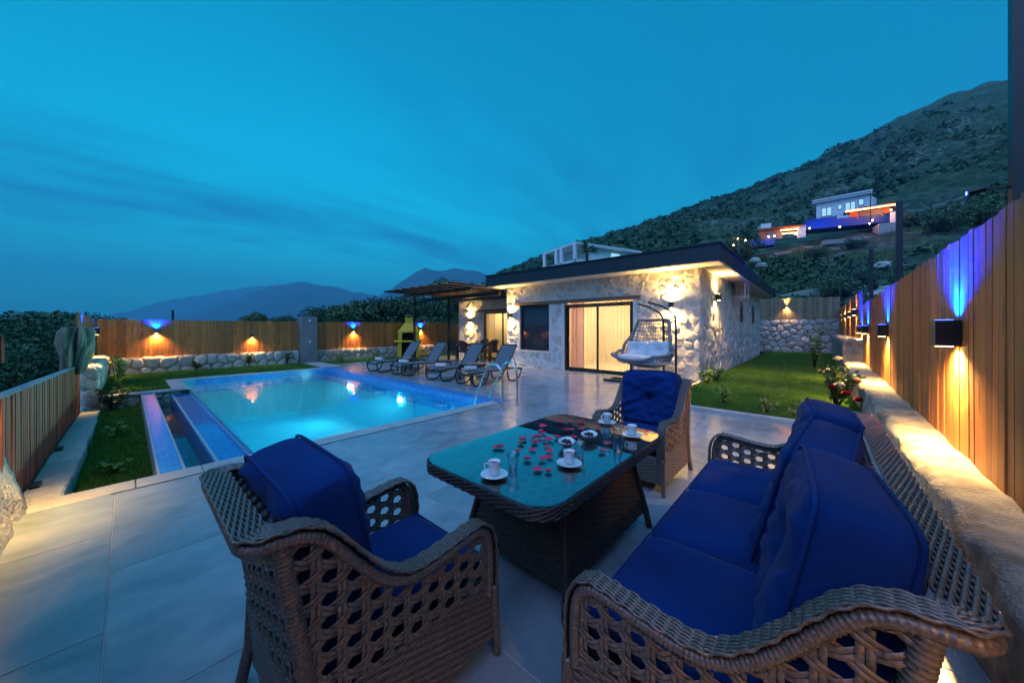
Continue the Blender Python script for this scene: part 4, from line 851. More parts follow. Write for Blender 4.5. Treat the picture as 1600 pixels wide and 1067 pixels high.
    for i in range(nc):
        y = -(W - .17) / 2 + cw * (i + .5)
        o = seat_cushion(.68, cw - .004, .135, seed + i).build('seat_cushion', 'blue_fabric', t, smooth=True); o.location = (.095, y, .372)
        if nc == 1: dx_, dz_, tl, th_ = 0, 0, -.21, .24
        else: dx_, dz_, tl, th_ = (-.012, .02, -.02)[i], (.0, -.018, .022)[i], (-.20, -.25, -.21)[i], .24
        o = pillow(cw + (.03 if nc == 1 else .035), .54, th_, seed * 3 + i * 7 + 1, wr=.85 if nc > 1 else 1.2).build('back_cushion', 'blue_fabric', t, smooth=True)
        o.location = (-.165 + dx_, y, .690 + dz_); o.rotation_euler = ((.03, -.05, .05)[i] if nc > 1 else .04, tl, (.07, -.09, .06)[i] if nc > 1 else .02)
        for sx_ in (-1, 1):
            piping(o, (cw + (.03 if nc == 1 else .035)) * .985, .54 * .985, 'blue_fabric', o, .0055).location = (sx_ * th_ * .36, 0, 0)
    return t
GA = 'blue cushioned wicker seats'
seat('wicker_armchair', 'wicker armchair with navy cushions seen from behind, nearest the pool edge', 'armchair', .67, 1, GA, (.60, 1.36, 0), 0, 1)
seat('wicker_armchair', 'wicker armchair with navy cushions facing the camera across the table', 'armchair', .68, 1, GA, (3.42, 1.29, 0), PI, 4)
seat('wicker_sofa', 'three seat wicker sofa with navy cushions along the low wall', 'sofa', 2.08, 3, GA, (2.01, .18, 0), R(90), 9)

# ---- coffee table
ct = thing('wicker_table', 'rounded wicker coffee table with blue reflecting glass top', 'table', (1.72, 1.19, 0))
hx, hy, rr, TZ = .675, .425, .13, .70
def rrect(hx, hy, r, step=.02, n=10):
    P = []
    for (cx, cyy, a0) in ((hx - r, hy - r, 0), (-hx + r, hy - r, 90), (-hx + r, -hy + r, 180), (hx - r, -hy + r, 270)):
        for i in range(n + 1): a = R(a0 + 90 * i / n); P.append((cx + r * math.cos(a), cyy + r * math.sin(a)))
    return P
per = resample([(x, y, 0) for x, y in rrect(hx, hy, rr)], .0085, True); M = len(per)
m = MB(); NB = round(M * .0085 / .056)
for k in range(6):
    Q = []
    for i, p in enumerate(per):
        tt = (per[(i + 1) % M] - per[i - 1]).normalized(); nn = Vector((tt.y, -tt.x, 0)); ph = 2 * PI * NB * i / M + k * PI
        Q.append(p + nn * (.0018 * math.cos(ph)) + Vector((0, 0, TZ - .008 - .0088 * k + .0024 * math.sin(ph))))
    m.tube(Q, .0056, 5, closed=True)
m.build('braided_edge', 'wicker_dark', ct, smooth=True)
m = MB(); m.prism(rrect(hx - .012, hy - .012, rr), TZ - .065, TZ - .022); m.build('top_frame', 'wicker_dark', ct)
inner = rrect(hx - .01, hy - .01, rr)
m = MB(); kagome(m, inner, .058, lambda u, v, o: (u, v, TZ - .0105 + o * .6), sx=1.2); m.build('cane_top', 'wicker_mid', ct, smooth=True)
m = MB(); m.prism(rrect(hx - .006, hy - .006, rr), TZ - .003, TZ + .003); m.build('glass_top', 'table_glass', ct)
# flared woven base (offset towards the far end)
cxb = 1.92 - 1.72; c_y = 1.27 - 1.19
lv = [(.66, .40, .27), (.42, .44, .305), (.12, .51, .36)]
def base_pt(side, u, v, o):
    a, b = (interp(v, [(z, ax) for z, ax, ay in reversed(lv)]), interp(v, [(z, ay) for z, ax, ay in reversed(lv)]))
    if side == 0: return (cxb - a - o, c_y + u * b, v)
    if side == 1: return (cxb + a + o, c_y + u * b, v)
    if side == 2: return (cxb + u * a, c_y - b - o, v)
    return (cxb + u * a, c_y + b + o, v)
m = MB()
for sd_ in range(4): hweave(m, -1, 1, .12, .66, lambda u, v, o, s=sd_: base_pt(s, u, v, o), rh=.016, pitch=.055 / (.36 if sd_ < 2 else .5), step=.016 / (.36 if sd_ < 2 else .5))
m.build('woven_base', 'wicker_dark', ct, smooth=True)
for sx in (-1, 1):
    for sy in (-1, 1):
        lg = MB(); lg.tube([(cxb + sx * .395, c_y + sy * .265, .66), (cxb + sx * .44, c_y + sy * .305, .42), (cxb + sx * .51, c_y + sy * .36, .12), (cxb + sx * .535, c_y + sy * .375, .0)], .022, 8); lg.build('leg', 'wicker_dark', ct, smooth=True)

# ---- things on the table
TT = TZ + .0035
def cup(label, x, y, rz):
    t = thing('coffee_cup', label, 'cup', (x, y, TT + .0125), rz, 'coffee cups'); t.scale = (.88, .88, .88)
    MB().lathe([(0, .002), (.022, .0), (.026, .004), (.030, .03), (.0335, .066), (.0345, .070), (.0325, .070), (.0285, .03), (.024, .008), (0, .006)], 24).build('bowl', 'porcelain', t, smooth=True)
    MB().tube(catmull([(.030, 0, .056), (.046, 0, .058), (.053, 0, .042), (.046, 0, .026), (.029, 0, .02)], 5), .0038, 8).build('handle', 'porcelain', t, smooth=True)
    MB().lathe([(0, .055), (.0300, .055)], 20).build('coffee', 'chocolate', t)
def saucer(label, x, y):
    o = MB().lathe([(0, .0), (.035, .0), (.040, .003), (.068, .013), (.074, .017), (.072, .0185), (.062, .0145), (.036, .009), (0, .0085)], 32).build('saucer', 'porcelain', smooth=True, org=Vector((0, 0, 0))); o.location = (x, y, TT); o.scale = (.88, .88, .88); tag(o, label, 'saucer', 'saucers')
CUPS = [(1.15, 1.14, 2.4, 'near short end of the table'), (1.50, .95, 1.2, 'long side of the table facing the sofa'), (2.17, .90, 2.2, 'far corner of the table beside a stray petal'), (2.34, 1.16, 2.6, 'far end of the table behind a tall glass')]
for x, y, rz, w_ in CUPS:
    cup('white coffee cup on the ' + w_, x, y, rz); saucer('white saucer under the cup at the ' + w_, x, y)
def glass(label, x, y, tall):
    t = thing('water_glass', label, 'glass', (x, y, TT), 0, 'water glasses')
    if tall: pr = [(.026, 0), (.027, .004), (.021, .05), (.019, .07), (.024, .105), (.030, .128)]; fill = .074
    else: pr = [(.021, 0), (.0215, .004), (.0235, .03), (.027, .06), (.0305, .086)]; fill = .022
    MB().lathe([(0, 0)] + pr + [(pr[-1][0] - .0018, pr[-1][1])] + [(r - .0022, max(z, .008)) for r, z in reversed(pr[1:])] + [(0, .008)], 24).build('tumbler', 'tumbler', t, smooth=True)
    ins = [(r - .003, z) for r, z in pr if z < fill and z > .002]
    MB().lathe([(0, .0085), (pr[0][0] - .004, .0085)] + ins + [(interp(fill, [(z, r) for r, z in pr]) - .003, fill), (0, fill)], 24).build('water', 'drink', t, smooth=True)
glass('short water glass with a petal inside, near end of the table', 1.26, 1.12, False)
glass('short water glass with a spoon beside the two sweet bowls', 1.62, .96, False)
glass('tall waisted water glass in front of the far cup', 2.10, 1.04, True)
glass('tall waisted water glass beside the corner cup', 1.87, .86, True)
def bowl(label, x, y, rz):
    t = thing('sweet_bowl', label, 'bowl', (x, y, TT), rz, 'white bowls of dark sweets'); m = MB()
    def fn(u, v):
        a = u * 2 * PI; pk = 1 + .28 * max(0, math.cos(a)) ** 6 + .28 * max(0, -math.cos(a)) ** 6; r = (.018 + .040 * v ** .8) * (1 + (pk - 1) * v); return (r * math.cos(a), r * math.sin(a) * .9, .004 + .036 * v ** 1.4 + .010 * (pk - 1) * v)
    m.grid(fn, 30, 7); m.lathe([(0, .0), (.018, .0), (.018, .005)], 20); m.build('dish', 'porcelain', t, smooth=True)
    for i in range(9):
        a = i * 2.4; r = .026 * (i / 9) ** .5; c = Vector((r * math.cos(a), r * math.sin(a), .034 + .006 * random.random())); q = MB()
        q.lathe([(0, -.009), (.008, -.006), (.0105, 0), (.008, .007), (0, .009)], 7, c); q.build('sweet', 'chocolate', t, smooth=True)
bowl('white boat shaped bowl of dark sweets beside the spoon glass', 1.71, 1.10, .5); bowl('white boat shaped bowl of dark sweets toward the far end', 1.92, 1.07, .3)
MB().tube([(1.622, .962, TT + .012), (1.63, .985, TT + .10)], .0016, 6)
sp = MB(); sp.tube([(0, 0, .012), (.012, .016, .105)], .0014, 6); so = sp.build('spoon', 'steel', smooth=True); so.location = (1.613, .952, TT); tag(so, 'thin metal spoon standing in the short glass', 'spoon')
PET = [(1.43, 1.40), (1.45, 1.385), (1.64, 1.38), (1.65, 1.372), (1.72, 1.35), (1.87, 1.41), (1.47, 1.27), (1.65, 1.29), (1.71, 1.26), (1.75, 1.25), (1.64, 1.19), (1.58, 1.13), (1.51, 1.08), (1.41, 1.15), (1.46, 1.09), (1.34, 1.03), (1.36, .98), (1.82, 1.24), (1.99, 1.27), (2.01, 1.26), (2.19, 1.38), (2.22, 1.32), (2.24, 1.30), (2.18, 1.15), (1.78, .91), (1.93, .95), (2.31, .86), (1.83, 1.36), (1.74, 1.33), (1.98, 1.29), (2.08, 1.22), (2.12, 1.42), (1.95, 1.45), (2.02, 1.12), (1.58, 1.34), (1.54, 1.22), (1.69, 1.04), (1.88, 1.16)]
pms = []
for k in range(5):
    m = MB(); sx, sy = random.uniform(.020, .028), random.uniform(.018, .024); cu = random.uniform(.3, .9); tw_ = random.uniform(-.5, .5)
    def fn(u, v, top=0):
        a, b = u * 2 - 1, v * 2 - 1; q = (1 - .25 * (b > 0) * b); s_ = (1 - abs(b) ** 2.5) ** .5 if abs(b) < 1 else 0
        x = a * sx * s_ * q; y = b * sy; return (x, y, .003 + cu * ((x * x + y * y * .8) / .030) + tw_ * x * y * 8 + .003 * nz(x * 90, y * 90, k) + top)
    m.grid(fn, 6, 6); m.grid(lambda u, v: fn(u, v, .0008), 6, 6); pms.append(m.mesh('rose_petal', 'petal', True))
for i, (x, y) in enumerate(PET):
    o = bpy.data.objects.new('rose_petal', pms[i % 5]); COL.objects.link(o); o.location = (x, y, TT + .0008); s_ = random.uniform(.8, 1.2); o.scale = (s_, s_, s_); o.rotation_euler = (random.uniform(-.12, .12), random.uniform(-.12, .12), random.uniform(0, 6.3))
    tag(o, 'crimson rose petal scattered on the glass table top', 'petal', 'rose petals scattered on the table')

# ================================================================== POOLSIDE
def make_lounger():
    t = thing('sun_lounger', 'x', 'sun lounger', (0, 0, 0), 0, 'grey sun loungers by the pool')   # local: foot at x=0, head +x
    W2 = .31
    m = MB()
    for s in (-1, 1): m.tube(catmull([(0, s * W2, .27), (.03, s * W2, .315), (.4, s * W2, .335), (1.0, s * W2, .335), (1.62, s * W2, .335), (1.75, s * W2, .30)], 5), .021, 8)
    m.tube([(0.0, -W2, .275), (0.0, W2, .275)], .02, 8); m.tube([(1.75, -W2, .30), (1.75, W2, .30)], .02, 8); m.build('side_rail', 'dark_metal', t, smooth=True)
    for x0 in (.0, 1.22):
        for s in (-1, 1):
            lg = MB(); lg.tube(catmull([(x0 + .0, s * W2, .29), (x0 + .015, s * W2, .15), (x0 + .07, s * W2, .045), (x0 + .17, s * W2, .021), (x0 + .30, s * W2, .021), (x0 + .42, s * W2, .06), (x0 + .50, s * W2, .18), (x0 + .57, s * W2, .32)], 5), .02, 8); lg.build('leg', 'dark_metal', t, smooth=True)
    m = MB(); m.grid(lambda u, v: (.02 + 1.18 * u, (v * 2 - 1) * .29, .345 - .012 * math.sin(PI * v)), 10, 6); m.build('sling_seat', 'sling', t, smooth=True)
    a = R(54); hx_ = 1.20
    bt = MB()
    for s in (-1, 1): bt.tube([(hx_, s * .28, .345), (hx_ + .74 * math.cos(a), s * .27, .345 + .74 * math.sin(a))], .016, 8)
    bt.tube([(hx_ + .74 * math.cos(a), -.27, .345 + .74 * math.sin(a)), (hx_ + .74 * math.cos(a), .27, .345 + .74 * math.sin(a))], .016, 8)
    bt.tube([(hx_ + .45 * math.cos(a), .27, .345 + .45 * math.sin(a)), (1.60, .28, .34)], .011, 6); bt.tube([(hx_ + .45 * math.cos(a), -.27, .345 + .45 * math.sin(a)), (1.60, -.28, .34)], .011, 6); bt.build('back_frame', 'dark_metal', t, smooth=True)
    m = MB(); m.grid(lambda u, v: (hx_ + .73 * u * math.cos(a) + .012 * math.sin(PI * v), (v * 2 - 1) * .265, .35 + .73 * u * math.sin(a)), 8, 6); m.build('sling_back', 'sling', t, smooth=True)
    return t
def towel_mesh():
    m = MB(); n = 60; ln = .20; P = []
    for i in range(n): a = i / n * 5.2 * PI; r = .012 + .034 * i / n; P.append((r * math.cos(a), r * math.sin(a)))
    for sd_ in (-1, 1): pass
    v = [(x, -ln + .006 * nz(i * .3, 1), z) for i, (x, z) in enumerate(P)] + [(x, ln + .006 * nz(i * .3, 5), z) for i, (x, z) in enumerate(P)]
    m.add(v, [(i, i + 1, n + i + 1, n + i) for i in range(n - 1)]); m.tube([(0, -ln + .004, 0), (0, ln - .004, 0)], .036, 12); return m.mesh('towel', 'towel', True)
lo = make_lounger(); LN = [(5.42, 6.42, -.02, 'the pool ladder'), (5.36, 7.58, .03, 'the second lounger row side table'), (5.26, 9.28, -.02, 'the third'), (5.16, 10.56, .02, 'the far end')]
LL = ['grey sling sun lounger closest to the pool ladder', 'grey sling sun lounger, second from the pool ladder', 'grey sling sun lounger, third from the pool ladder', 'grey sling sun lounger nearest the yellow barbecue']
TLb = ['rolled towel on the lounger closest to the pool ladder', 'rolled towel on the second lounger from the ladder', 'rolled towel on the third lounger from the ladder', 'rolled towel on the lounger nearest the barbecue']
tm = towel_mesh()
for i, (x, y, rz, _) in enumerate(LN):
    if i == 0: lo.location = (x, y, 0); lo.rotation_euler = (0, 0, rz); lo['label'] = LL[0]
    else: dup(lo, (x, y, 0), rz, LL[i])
    o = bpy.data.objects.new('rolled_towel', tm); COL.objects.link(o); o.scale = (1.45, .75, 1.45); o.location = (x + .24, y + random.uniform(-.04, .04), .412); o.rotation_euler = (0, 0, rz + random.uniform(-.3, .3) + .5); tag(o, TLb[i], 'towel', 'rolled towels on the loungers')
def side_table(label, x, y):
    t = thing('side_table', label, 'table', (x, y, 0), 0, 'low side tables between loungers')
    for i in range(5): MB().box(-.24 + .096 * i, -.24 + .096 * i + .09, -.24, .24, .40, .418).build('slat', 'dark_metal', t)
    MB().box(-.25, .25, -.25, -.242, .36, .42).build('apron', 'dark_metal', t); MB().box(-.25, .25, .242, .25, .36, .42).build('apron', 'dark_metal', t)
    for sx in (-1, 1):
        for sy in (-1, 1): MB().box(sx * .235 - .015, sx * .235 + .015, sy * .235 - .015, sy * .235 + .015, 0, .40).build('leg', 'dark_metal', t)
side_table('low dark side table between the two loungers near the ladder', 6.20, 7.0); side_table('low dark side table between the two far loungers', 6.05, 9.92)
for (x, y, lb) in ((6.20, 7.0, 'near'), (6.05, 9.92, 'far')):
    pt = thing('fruit_plate', 'white plate of orange fruit on the %s side table' % ('ladder side' if lb == 'near' else 'farther'), 'plate', (x, y, .418), 0, 'plates of fruit')
    MB().lathe([(0, 0), (.06, 0), (.13, .016), (.132, .02), (.06, .008), (0, .006)], 24).build('dish', 'porcelain', pt, smooth=True)
    for i in range(6):
        a = i * 1.05; MB().lathe([(0, -.028), (.022, -.018), (.030, 0), (.022, .020), (0, .028)], 10, (.065 * math.cos(a), .065 * math.sin(a), .036)).build('fruit', 'fruit', pt, smooth=True)
# ladder
la = thing('pool_ladder', 'polished steel pool ladder with two arched handrails', 'ladder', (4.53, 4.1, 0))
for x in (4.33, 4.73):
    P = catmull([(x, 4.10, 0), (x, 4.10, .35), (x, 4.12, .62), (x, 4.20, .74), (x, 4.33, .77), (x, 4.46, .70), (x, 4.58, .50), (x, 4.74, .18), (x, 4.84, -.06), (x, 4.87, -.5), (x, 4.87, -1.0)], 7)
    m = MB(); m.tube(P, .0205, 12); m.build('handrail', 'steel', la, smooth=True, world=True)
    m = MB(); m.lathe([(0, .012), (.03, .012), (.048, .004), (.048, 0)], 18, (x, 4.10, .003)); m.build('flange', 'steel', la, smooth=True, world=True)
for z in (-.3, -.55, -.8):
    MB().box(4.34, 4.72, 4.83, 4.91, z, z + .02).build('step', 'steel', la, world=True)

# ---- hanging egg chair
hc = thing('hanging_chair', 'double hanging rope chair with pale cushions on a curved black stand', 'hanging chair', (8.72, 3.30, 0))
for (px_, py_) in ((8.72, 2.55), (9.18, 2.98)):
    ox, oy = -.10, .62
    P = catmull([(px_ + .02, py_, .03), (px_, py_, .8), (px_, py_, 1.45), (px_ - .01, py_ + .05, 1.72), (px_ + ox * .5, py_ + oy * .45, 1.92), (px_ + ox, py_ + oy, 2.05)], 8); m = MB(); m.tube(P, .026, 10); m.build('stand_pole', 'dark_metal', hc, smooth=True, world=True)
m = MB(); m.bar((8.72, 2.45, .03), (8.50, 4.30, .03), .06, .05); m.bar((9.18, 2.9, .03), (8.98, 4.3, .03), .06, .05); m.bar((8.50, 4.22, .031), (9.0, 4.22, .031), .06, .05); m.bar((8.70, 2.52, .031), (9.2, 2.94, .031), .06, .05); m.build('stand_foot', 'dark_metal', hc, world=True)
F = Vector((-.96, .26, 0)).normalized(); Sd = Vector((F.y, -F.x, 0)); SCt = Vector((8.86, 3.36, 0))    # F = facing, Sd = sideways
def hp(f, s, z): return SCt + F * f + Sd * s + Vector((0, 0, z))
def shell(u, v):
    """u across -1..1, v 0 front lip .. 1 back top"""
    hwid = interp(v, [(0, .60), (.2, .74), (.4, .78), (.6, .66), (1, .45)])
    if v < .45: k = v / .45; f = .52 - .90 * k; z = .60 - .20 * math.sin(PI * min(1, k * .72))
    else: k = (v - .45) / .55; f = -.38 - .12 * math.sin(k * PI / 2); z = .444 + (1.62 - .444) * k ** .92
    lift = .40 * abs(u) ** 3 * interp(v, [(0, .30), (.12, .62), (.3, 1), (.45, .9), (.8, .05), (1, 0)]); fwd = .34 * abs(u) ** 2.4 * interp(v, [(0, 0), (.3, .35), (.55, 1), (1, .35)])
    return hp(f + fwd, u * hwid, z + lift)
rim = [shell(u, 0) for u in np.linspace(-1, 1, 14)] + [shell(1, v) for v in np.linspace(.05, 1, 18)] + [shell(u, 1) for u in np.linspace(.9, -1, 14)] + [shell(-1, v) for v in np.linspace(.95, .05, 18)]
m = MB(); m.tube(rim, .040, 9, closed=True); m.build('rim', 'rope', hc, smooth=True, world=True)
m = MB()
for u in np.linspace(-.93, .93, 15): m.tube([shell(u, v) for v in np.linspace(0, 1, 18)], .010, 5)
for v in np.linspace(.06, .95, 19): m.tube([shell(u, v) for u in np.linspace(-1, 1, 14)], .012 if v > .5 else .016, 5)
m.build('rope_weave', 'rope', hc, smooth=True, world=True)
def placed(mb, name, mat, par, M4):
    mb.v = [tuple(M4 @ Vector(p)) for p in mb.v]; return mb.build(name, mat, par, smooth=True, world=True)
BM = Matrix((( F.x, Sd.x, 0, 0), (F.y, Sd.y, 0, 0), (0, 0, 1, 0), (0, 0, 0, 1)))
def seatM(f, s, z, tilt): p = hp(f, s, z); return Matrix.Translation(p) @ BM @ Matrix.Rotation(tilt, 4, 'Y')
placed(pillow(1.20, .72, .22, 31, True, 26), 'seat_pad', 'white_fabric', hc, seatM(.02, 0, .60, R(-90)))
placed(pillow(.62, .46, .20, 35, True, 24), 'back_pillow', 'white_fabric', hc, seatM(-.20, -.30, .84, R(-18))); placed(pillow(.62, .46, .20, 37, True, 24), 'back_pillow', 'white_fabric', hc, seatM(-.18, .32, .82, R(-18)))
m = MB()
for (tip, s_) in (((8.62, 3.17, 2.04), -.45), ((9.08, 3.60, 2.04), .45)): m.tube([tip, shell(s_ * .6, 1.0)], .007, 5)
m.build('hanging_chain', 'steel', hc, world=True)

# ---- barbecue
bq = thing('barbecue', 'yellow masonry barbecue with arched firebox and tapered chimney', 'barbecue', (9.2, 15.0, 0), R(-32))
# local: front faces -y
MB().box(-.52, -.34, -.36, .36, 0, .74).build('side_pier', 'yellow_paint', bq); MB().box(.34, .52, -.36, .36, 0, .74).build('side_pier', 'yellow_paint', bq); MB().box(-.34, .34, .28, .36, 0, .74).build('back_wall', 'soot', bq)
MB().box(-.68, .68, -.48, .38, .742, .81, .01).build('shelf', 'yellow_paint', bq)
arch = [(-.50, .812), (-.32, .812)] + [(.32 * math.cos(a), 1.05 + .24 * math.sin(a)) for a in np.linspace(PI, 0, 12)] + [(.32, .812), (.50, .812), (.50, 1.22), (-.50, 1.22)]
m = MB(); m.prism(arch, -.34, -.27, 'y'); m.build('arch_front', 'yellow_paint', bq)
m = MB(); m.box(-.50, -.42, -.27, .34, .812, 1.22); m.box(.42, .50, -.27, .34, .812, 1.22); m.build('firebox_wall', 'yellow_paint', bq); MB().box(-.42, .42, .26, .34, .812, 1.22).build('firebox_back', 'soot', bq)
def frust(m, a, b):
    (x0, x1, y0, y1, z0), (X0_, X1_, Y0_, Y1_, Z1_) = a, b
    m.add([(x0, y0, z0), (x1, y0, z0), (x1, y1, z0), (x0, y1, z0), (X0_, Y0_, Z1_), (X1_, Y0_, Z1_), (X1_, Y1_, Z1_), (X0_, Y1_, Z1_)], [(3, 2, 1, 0), (4, 5, 6, 7), (0, 1, 5, 4), (1, 2, 6, 5), (2, 3, 7, 6), (3, 0, 4, 7)])
m = MB(); frust(m, (-.56, .56, -.39, .37, 1.222), (-.50, .50, -.33, .35, 1.27)); frust(m, (-.50, .50, -.33, .35, 1.272), (-.20, .20, -.10, .26, 1.66)); m.build('hood', 'yellow_paint', bq)
m = MB(); frust(m, (-.19, .19, -.09, .25, 1.662), (-.17, .17, -.08, .23, 1.93)); m.build('chimney', 'yellow_paint', bq)
m = MB()
for x in (-.15, .10):
    for y in (-.07, .17): m.box(x, x + .05, y, y + .05, 1.93, 2.0)
m.build('cap_post', 'yellow_paint', bq); m = MB(); frust(m, (-.22, .22, -.13, .28, 2.001), (-.10, .10, -.02, .17, 2.05)); m.build('chimney_cap', 'terracotta', bq)

# ---- pergola
pg = thing('pergola', 'dark steel pergola with pale boards on top at the house end', 'pergola', (9.2, 12, 0))
def pb(m, name, mat='dark_metal'): return m.build(name, mat, pg, world=True)
MB().box(9.39, 9.47, 12.14, 12.22, .0, 2.66).build('post', 'dark_metal', pg, world=True); MB().box(8.90, 8.98, 14.06, 14.14, 0, 2.90).build('post', 'dark_metal', pg, world=True)
m = MB(); m.box(9.38, 9.48, 9.05, 14.15, 2.66, 2.80); pb(m, 'main_beam')
m = MB(); m.box(8.45, 8.53, 9.55, 14.15, 2.82, 2.92); pb(m, 'cross_beam'); m = MB(); m.box(10.7, 10.8, 9.55, 14.15, 2.82, 2.925); pb(m, 'cross_beam')
ys = [9.62, 10.25, 10.85, 11.45, 12.05, 12.65, 13.25, 13.85, 14.15]
for yb in ys: pb(MB().box(7.45, 10.93, yb - .03, yb + .03, 2.975, 3.032), 'rafter')
for a, b in zip(ys, ys[1:]):
    for (x0, x1, n) in ((7.62, 8.40, 6), (8.62, 9.34, 5), (9.6, 10.6, 7)):
        for i in range(n):
            q0 = x0 + (x1 - x0) * i / n + random.uniform(0, .01); pb(MB().box(q0, x0 + (x1 - x0) * (i + 1) / n - .012, a - .02, b + .02 - .045, 3.034, 3.056), 'board', 'slat_wood')

# ---- dining set under the pergola
dt = thing('dining_table', 'dark wicker dining table under the pergola', 'table', (10.25, 11.45, 0))
MB().box(-.42, .42, -.75, .75, .70, .745, .008).build('table_top', 'wicker_dark', dt); MB().box(-.36, .36, -.68, .68, .62, .70).build('apron', 'wicker_dark', dt)
for sx in (-1, 1):
    for sy in (-1, 1): MB().box(sx * .36 - .035, sx * .36 + .035, sy * .66 - .035, sy * .66 + .035, 0, .62).build('leg', 'wicker_dark', dt)
def dchair(label, x, y, rz):
    t = thing('dining_chair', label, 'chair', (x, y, 0), rz, 'dark wicker dining chairs'); m = MB()   # faces +x
    m.grid(lambda u, v: (-.24 + .05 * math.cos((v - .5) * PI) * 0 - .07 * u - .10 * math.cos((v * 2 - 1) * 1.3) + .10, (v * 2 - 1) * (.27 - .02 * u), .42 + .46 * u - .06 * abs(v * 2 - 1) ** 3 * u), 8, 14); m.build('backrest', 'wicker_dark', t, smooth=True)
    P = [(-.30, (v * 2 - 1) * .25, .88 - .06 * abs(v * 2 - 1) ** 3) for v in np.linspace(0, 1, 10)]
    m = MB(); m.tube([(.22, -.28, .62), (-.02, -.285, .66), (-.22, -.27, .78)] + P + [(-.22, .27, .78), (-.02, .285, .66), (.22, .28, .62)], .022, 7); m.build('arm_rail', 'wicker_dark', t, smooth=True)
    MB().box(-.24, .25, -.25, .25, .38, .45, .015).build('seat', 'wicker_dark', t)
    for sx, sy in ((.22, -.26), (.22, .26), (-.24, -.25), (-.24, .25)):
        m = MB(); m.tube([(sx, sy, .62 if sx > 0 else .45), (sx * 1.08, sy * 1.05, 0)], .018, 7); m.build('leg', 'wicker_dark', t, smooth=True)
dchair('dark wicker dining chair nearest the pergola post', 9.62, 11.85, 0); dchair('dark wicker dining chair on the pool side of the dining table', 9.60, 11.15, 0)
dchair('dark wicker dining chair with curved back nearest the house corner', 10.2, 10.42, R(90)); dchair('dark wicker dining chair against the recessed house wall', 10.9, 11.7, PI); dchair('dark wicker dining chair by the recessed glass door', 10.9, 11.05, PI)

# ---- air conditioner
ac = thing('air_conditioner', 'white outdoor air conditioner on a bracket on the house side wall', 'air conditioner', (14.2, SY - .2, 2.45))
MB().box(13.95, 14.75, SY - .40, SY - .08, 2.46, 2.94, .012).build('casing', 'ac_white', ac, world=True)
m = MB()
for i in range(6): m.box(13.935, 13.949, SY - .37 + i * .048, SY - .355 + i * .048, 2.52, 2.88)
for i in range(6): m.box(13.930, 13.944, SY - .375, SY - .105, 2.52 + i * .068, 2.532 + i * .068)
m.build('side_grille', 'black_box', ac, world=True)
m = MB(); m.lathe([(.05, 0), (.19, .004), (.20, 0)], 24); m.v = [(14.28 + x, SY - .405 - z, 2.70 + y) for x, y, z in m.v]; m.build('fan_grille', 'black_box', ac, world=True)
m = MB(); m.bar((14.0, SY - .45, 2.43), (14.0, SY - .04, 2.43), .04, .04); m.bar((14.7, SY - .45, 2.43), (14.7, SY - .04, 2.43), .04, .04); m.box(13.99, 14.03, SY - .05, SY - .02, 2.4, 2.80); m.bar((13.8, SY - .06, 2.40), (13.95, SY - .42, 2.40), .05, .05); m.build('bracket', 'slat_wood', ac, world=True)

# ---- draped cloth
dc = MB()
def cl_(u, v):
    a = u * 2 * PI; z = .56 + .86 * v; r = .62 * (.15 + .15 * min(1, v * 1.5) ** .9 - .03 * v) * (1 + .34 * math.sin(a * 6 + v * 2.6) + .22 * math.sin(a * 13 + 1.3 - v * 3) + .1 * nz(a * 2, v * 5)) * (1 if v < .95 else .86)
    return (-.66 + r * math.cos(a) * .95 + .05 * v, 10.2 + r * math.sin(a) * 1.6, z)
dc.grid(cl_, 80, 24); dc.add([cl_(i / 40, 1) for i in range(40)] + [(-.62, 10.2, 1.43)], [(i, (i + 1) % 40, 40) for i in range(40)]); tag(dc.build('draped_cloth', 'olive_cloth', smooth=True, org=Vector((-.66, 10.2, .56))), 'olive grey cloth bundle draped over the fence corner', 'cloth')

# ---- dark posts behind the honey fence
for (x, yy, h, lb) in ((5.0, -1.26, 4.3, 'dark lamp post at the picture edge carrying a small camera arm'), (11.2, -1.30, 4.17, 'thick dark lamp post behind the fence below the hillside villa'), (16.9, -1.32, 4.1, 'thin dark lamp post behind the fence, farther along')):
    t = thing('lamp_post', lb, 'post', (x, yy, -.2), 0, 'dark posts behind the fence'); MB().box(-.05, .05, -.05, .05, 0, h + .2, .005).build('shaft', 'dark_metal', t)
    if x < 6:
        m = MB(); m.bar((0, .05, 2.80), (-.02, .22, 2.82), .02, .02); m.build('arm', 'dark_metal', t); m = MB(); m.tube([(-.02, .18, 2.82), (-.02, .28, 2.80)], .03, 12); m.build('camera_head', 'black_box', t); m = MB(); m.tube([(-.021, .281, 2.80), (-.021, .285, 2.80)], .017, 12); m.build('lens', 'lamp_blue', t)
